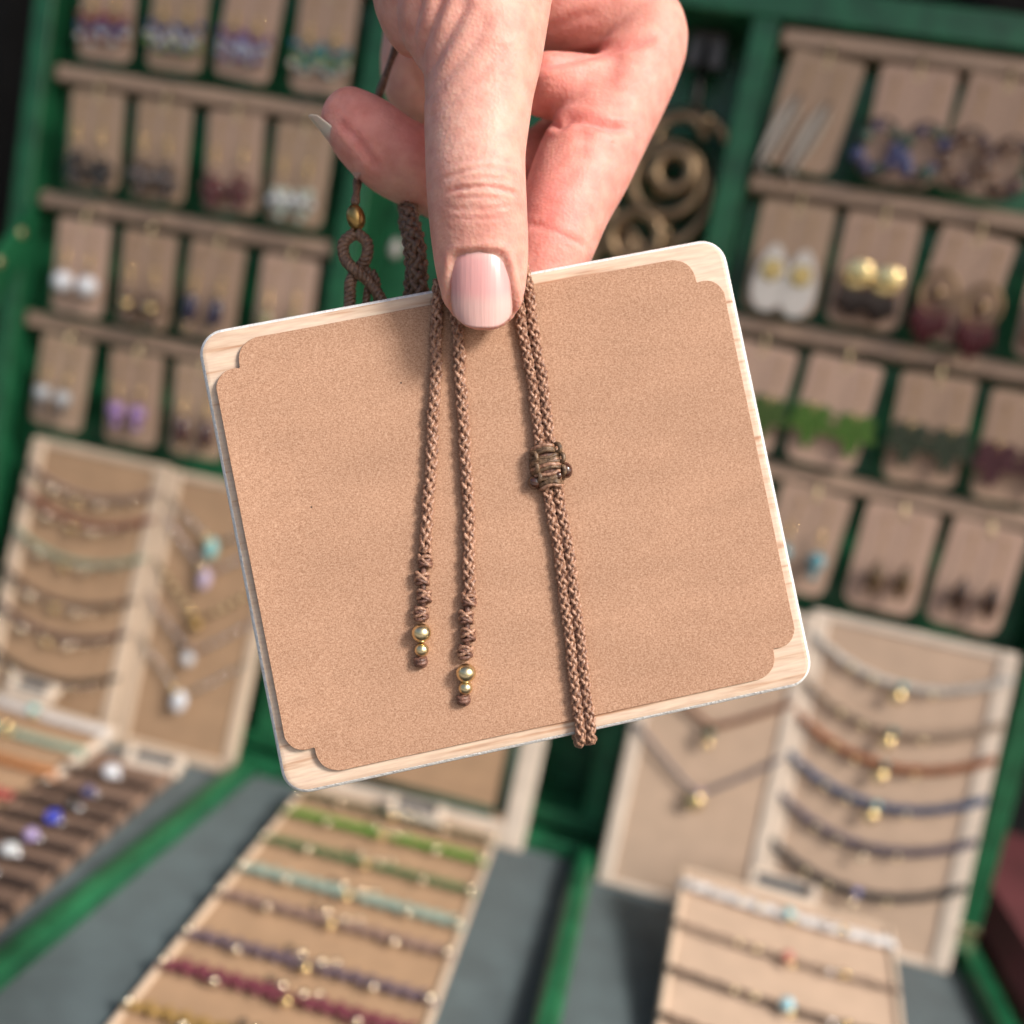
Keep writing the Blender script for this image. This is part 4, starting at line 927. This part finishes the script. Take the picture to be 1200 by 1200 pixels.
def skin_mat():
    m = bpy.data.materials.new('skin'); m.use_nodes = True; n = m.node_tree; p = n.nodes['Principled BSDF']
    at = n.nodes.new('ShaderNodeVertexColor'); at.layer_name = 'flesh'; tc = n.nodes.new('ShaderNodeTexCoord')
    t = n.nodes.new('ShaderNodeTexNoise'); t.inputs['Scale'].default_value = 330; t.inputs['Detail'].default_value = 7; n.links.new(tc.outputs['Object'], t.inputs['Vector'])
    r = n.nodes.new('ShaderNodeValToRGB'); r.color_ramp.elements[0].color = (.84, .68, .67, 1); r.color_ramp.elements[1].color = (1.08, 1.12, 1.12, 1); r.color_ramp.elements[0].position = .3; r.color_ramp.elements[1].position = .7
    n.links.new(t.outputs['Fac'], r.inputs[0]); mx = n.nodes.new('ShaderNodeMixRGB'); mx.blend_type = 'MULTIPLY'; mx.inputs[0].default_value = .7
    n.links.new(at.outputs[0], mx.inputs[1]); n.links.new(r.outputs[0], mx.inputs[2]); n.links.new(mx.outputs[0], p.inputs['Base Color'])
    p.inputs['Subsurface Weight'].default_value = .6; p.inputs['Subsurface Radius'].default_value = (1, .32, .16); p.inputs['Subsurface Scale'].default_value = .0028
    p.inputs['Roughness'].default_value = .5; p.inputs['Specular IOR Level'].default_value = .3
    v = n.nodes.new('ShaderNodeTexVoronoi'); v.inputs['Scale'].default_value = 1500; n.links.new(tc.outputs['Object'], v.inputs['Vector'])
    t2 = n.nodes.new('ShaderNodeTexNoise'); t2.inputs['Scale'].default_value = 1100; t2.inputs['Detail'].default_value = 3; n.links.new(tc.outputs['Object'], t2.inputs['Vector'])
    ad = n.nodes.new('ShaderNodeMath'); ad.operation = 'ADD'; n.links.new(v.outputs['Distance'], ad.inputs[0]); n.links.new(t2.outputs['Fac'], ad.inputs[1])
    bp = n.nodes.new('ShaderNodeBump'); bp.inputs['Strength'].default_value = .38; bp.inputs['Distance'].default_value = .0002
    n.links.new(ad.outputs[0], bp.inputs['Height']); n.links.new(bp.outputs[0], p.inputs['Normal'])
    return m
hand = link('person', hm, skin_mat()); hand.matrix_world = HM
tag(hand, 'hand reaching down from above, pinching the wooden card with thumb and forefinger', 'hand')
# nails
def nail_mat(name):
    m = bpy.data.materials.new(name); m.use_nodes = True; n = m.node_tree; p = n.nodes['Principled BSDF']
    at = n.nodes.new('ShaderNodeVertexColor'); at.layer_name = 'plate'; n.links.new(at.outputs[0], p.inputs['Base Color'])
    p.inputs['Roughness'].default_value = .33; p.inputs['Coat Weight'].default_value = .08; p.inputs['Coat Roughness'].default_value = .2
    p.inputs['Subsurface Weight'].default_value = .25; p.inputs['Subsurface Radius'].default_value = (1, .5, .35); p.inputs['Subsurface Scale'].default_value = .001
    tc = n.nodes.new('ShaderNodeTexCoord'); mp = n.nodes.new('ShaderNodeMapping'); mp.inputs['Scale'].default_value = (1, .03, .3); n.links.new(tc.outputs['Object'], mp.inputs['Vector'])
    t = n.nodes.new('ShaderNodeTexNoise'); t.inputs['Scale'].default_value = 2200; t.inputs['Detail'].default_value = 2; n.links.new(mp.outputs[0], t.inputs['Vector'])
    bp = n.nodes.new('ShaderNodeBump'); bp.inputs['Strength'].default_value = .22; bp.inputs['Distance'].default_value = .0003
    n.links.new(t.outputs['Fac'], bp.inputs['Height']); n.links.new(bp.outputs[0], p.inputs['Normal'])
    return m
NAILM = nail_mat('nail_plate')
def nail(fn, colf, ns=25, nt=41, thick=.45):
    V = np.array([[fn(s_, t_) for s_ in np.linspace(-1, 1, ns)] for t_ in np.linspace(0, 1, nt)])
    du = np.gradient(V, axis=1); dv = np.gradient(V, axis=0); N_ = np.cross(du, dv); N_ /= np.linalg.norm(N_, axis=2)[..., None]
    return V, N_
def nail_obj(fn, colf, nsign, thick=.4, ns=25, nt=41):
    V, N_ = nail(fn, colf, ns, nt); N_ *= nsign
    top = V.reshape(-1, 3); bot = (V-N_*thick).reshape(-1, 3); vs = np.vstack([top, bot]); k = ns*nt; fs = []
    for i in range(nt-1):
        for j in range(ns-1):
            a = i*ns+j; q = (a, a+1, a+ns+1, a+ns); fs.append(q if nsign > 0 else q[::-1]); fs.append(tuple(x+k for x in (q[::-1] if nsign > 0 else q)))
    rim = [i for i in range(ns)]+[i*ns+ns-1 for i in range(1, nt)]+[(nt-1)*ns+i for i in range(ns-2, -1, -1)]+[i*ns for i in range(nt-2, 0, -1)]
    for a, b_ in zip(rim, rim[1:]+rim[:1]):
        q = (a, b_, b_+k, a+k); fs.append(q[::-1] if nsign > 0 else q)
    me = bpy.data.meshes.new('fingernail'); me.from_pydata((vs*MM).tolist(), [], fs); me.polygons.foreach_set('use_smooth', [True]*len(fs)); me.update()
    cc = np.array([[colf(s_, t_) for s_ in np.linspace(-1, 1, ns)] for t_ in np.linspace(0, 1, nt)]).reshape(-1, 3); cc = np.vstack([cc, cc])
    a_ = me.color_attributes.new('plate', 'FLOAT_COLOR', 'POINT'); a_.data.foreach_set('color', np.c_[cc, np.ones(len(cc))].astype(np.float32).ravel())
    return link('fingernail', me, NAILM, hand)
def thumb_nail(s_, t_):
    # rounded base, straight sides, softly squared free edge
    y = 293+t_*91; y += (1-t_)**6*(7*s_*s_) - (t_**5)*(13*abs(s_)**3.2); cx = 561+5.0*t_; hw = 33.5+3.6*t_-4.5*t_**7
    w_ = 12.3-1.2*t_**1.6-.15*(1-t_)**3-1.75*s_*s_*(1-.1*t_)-.7*(abs(s_)**6)-.35*(1-t_)**8
    return P3(cx+hw*s_, y, w_)
def sm(a, b_, x): x = np.clip((x-a)/(b_-a), 0, 1); return x*x*(3-2*x)
def thumb_col(s_, t_):
    bed = np.array((.68, .345, .335)); lun = np.array((.68, .42, .39)); tip = np.array((.67, .415, .38))
    k = sm(.52, .74, t_+.05*s_*s_); l = 1-sm(.0, .16, t_+.25*s_*s_)
    c = bed*(1-l)+lun*l; return c*(1-k)+tip*k
nail_obj(thumb_nail, thumb_col, -1)
# the middle fingertip: nail on its lower left side, long pale free edge
mt = P3(406, 134, -10.6); mb = P3(446, 178, -12); ax_ = (mt-mb)/np.linalg.norm(mt-mb)
nn_ = np.array((-.73, -.68, .12)); nn_ -= ax_*(nn_@ax_); nn_ /= np.linalg.norm(nn_); lt_ = np.cross(ax_, nn_)
def mid_nail(s_, t_):
    c = mb+ax_*(-1.0+14.4*t_-1.6*s_*s_*t_); rr = 6.75-1.7*t_+.35*t_**3
    a = s_*.80*(1-.38*t_**3)
    return c+nn_*(rr*math.cos(a)*1.0-1.1*t_*0)+lt_*(rr*.92*math.sin(a))
def mid_col(s_, t_):
    k = sm(.58, .72, t_); return np.array((.66, .38, .34))*(1-k)+np.array((.72, .60, .50))*k
nail_obj(mid_nail, mid_col, -1, thick=.22)
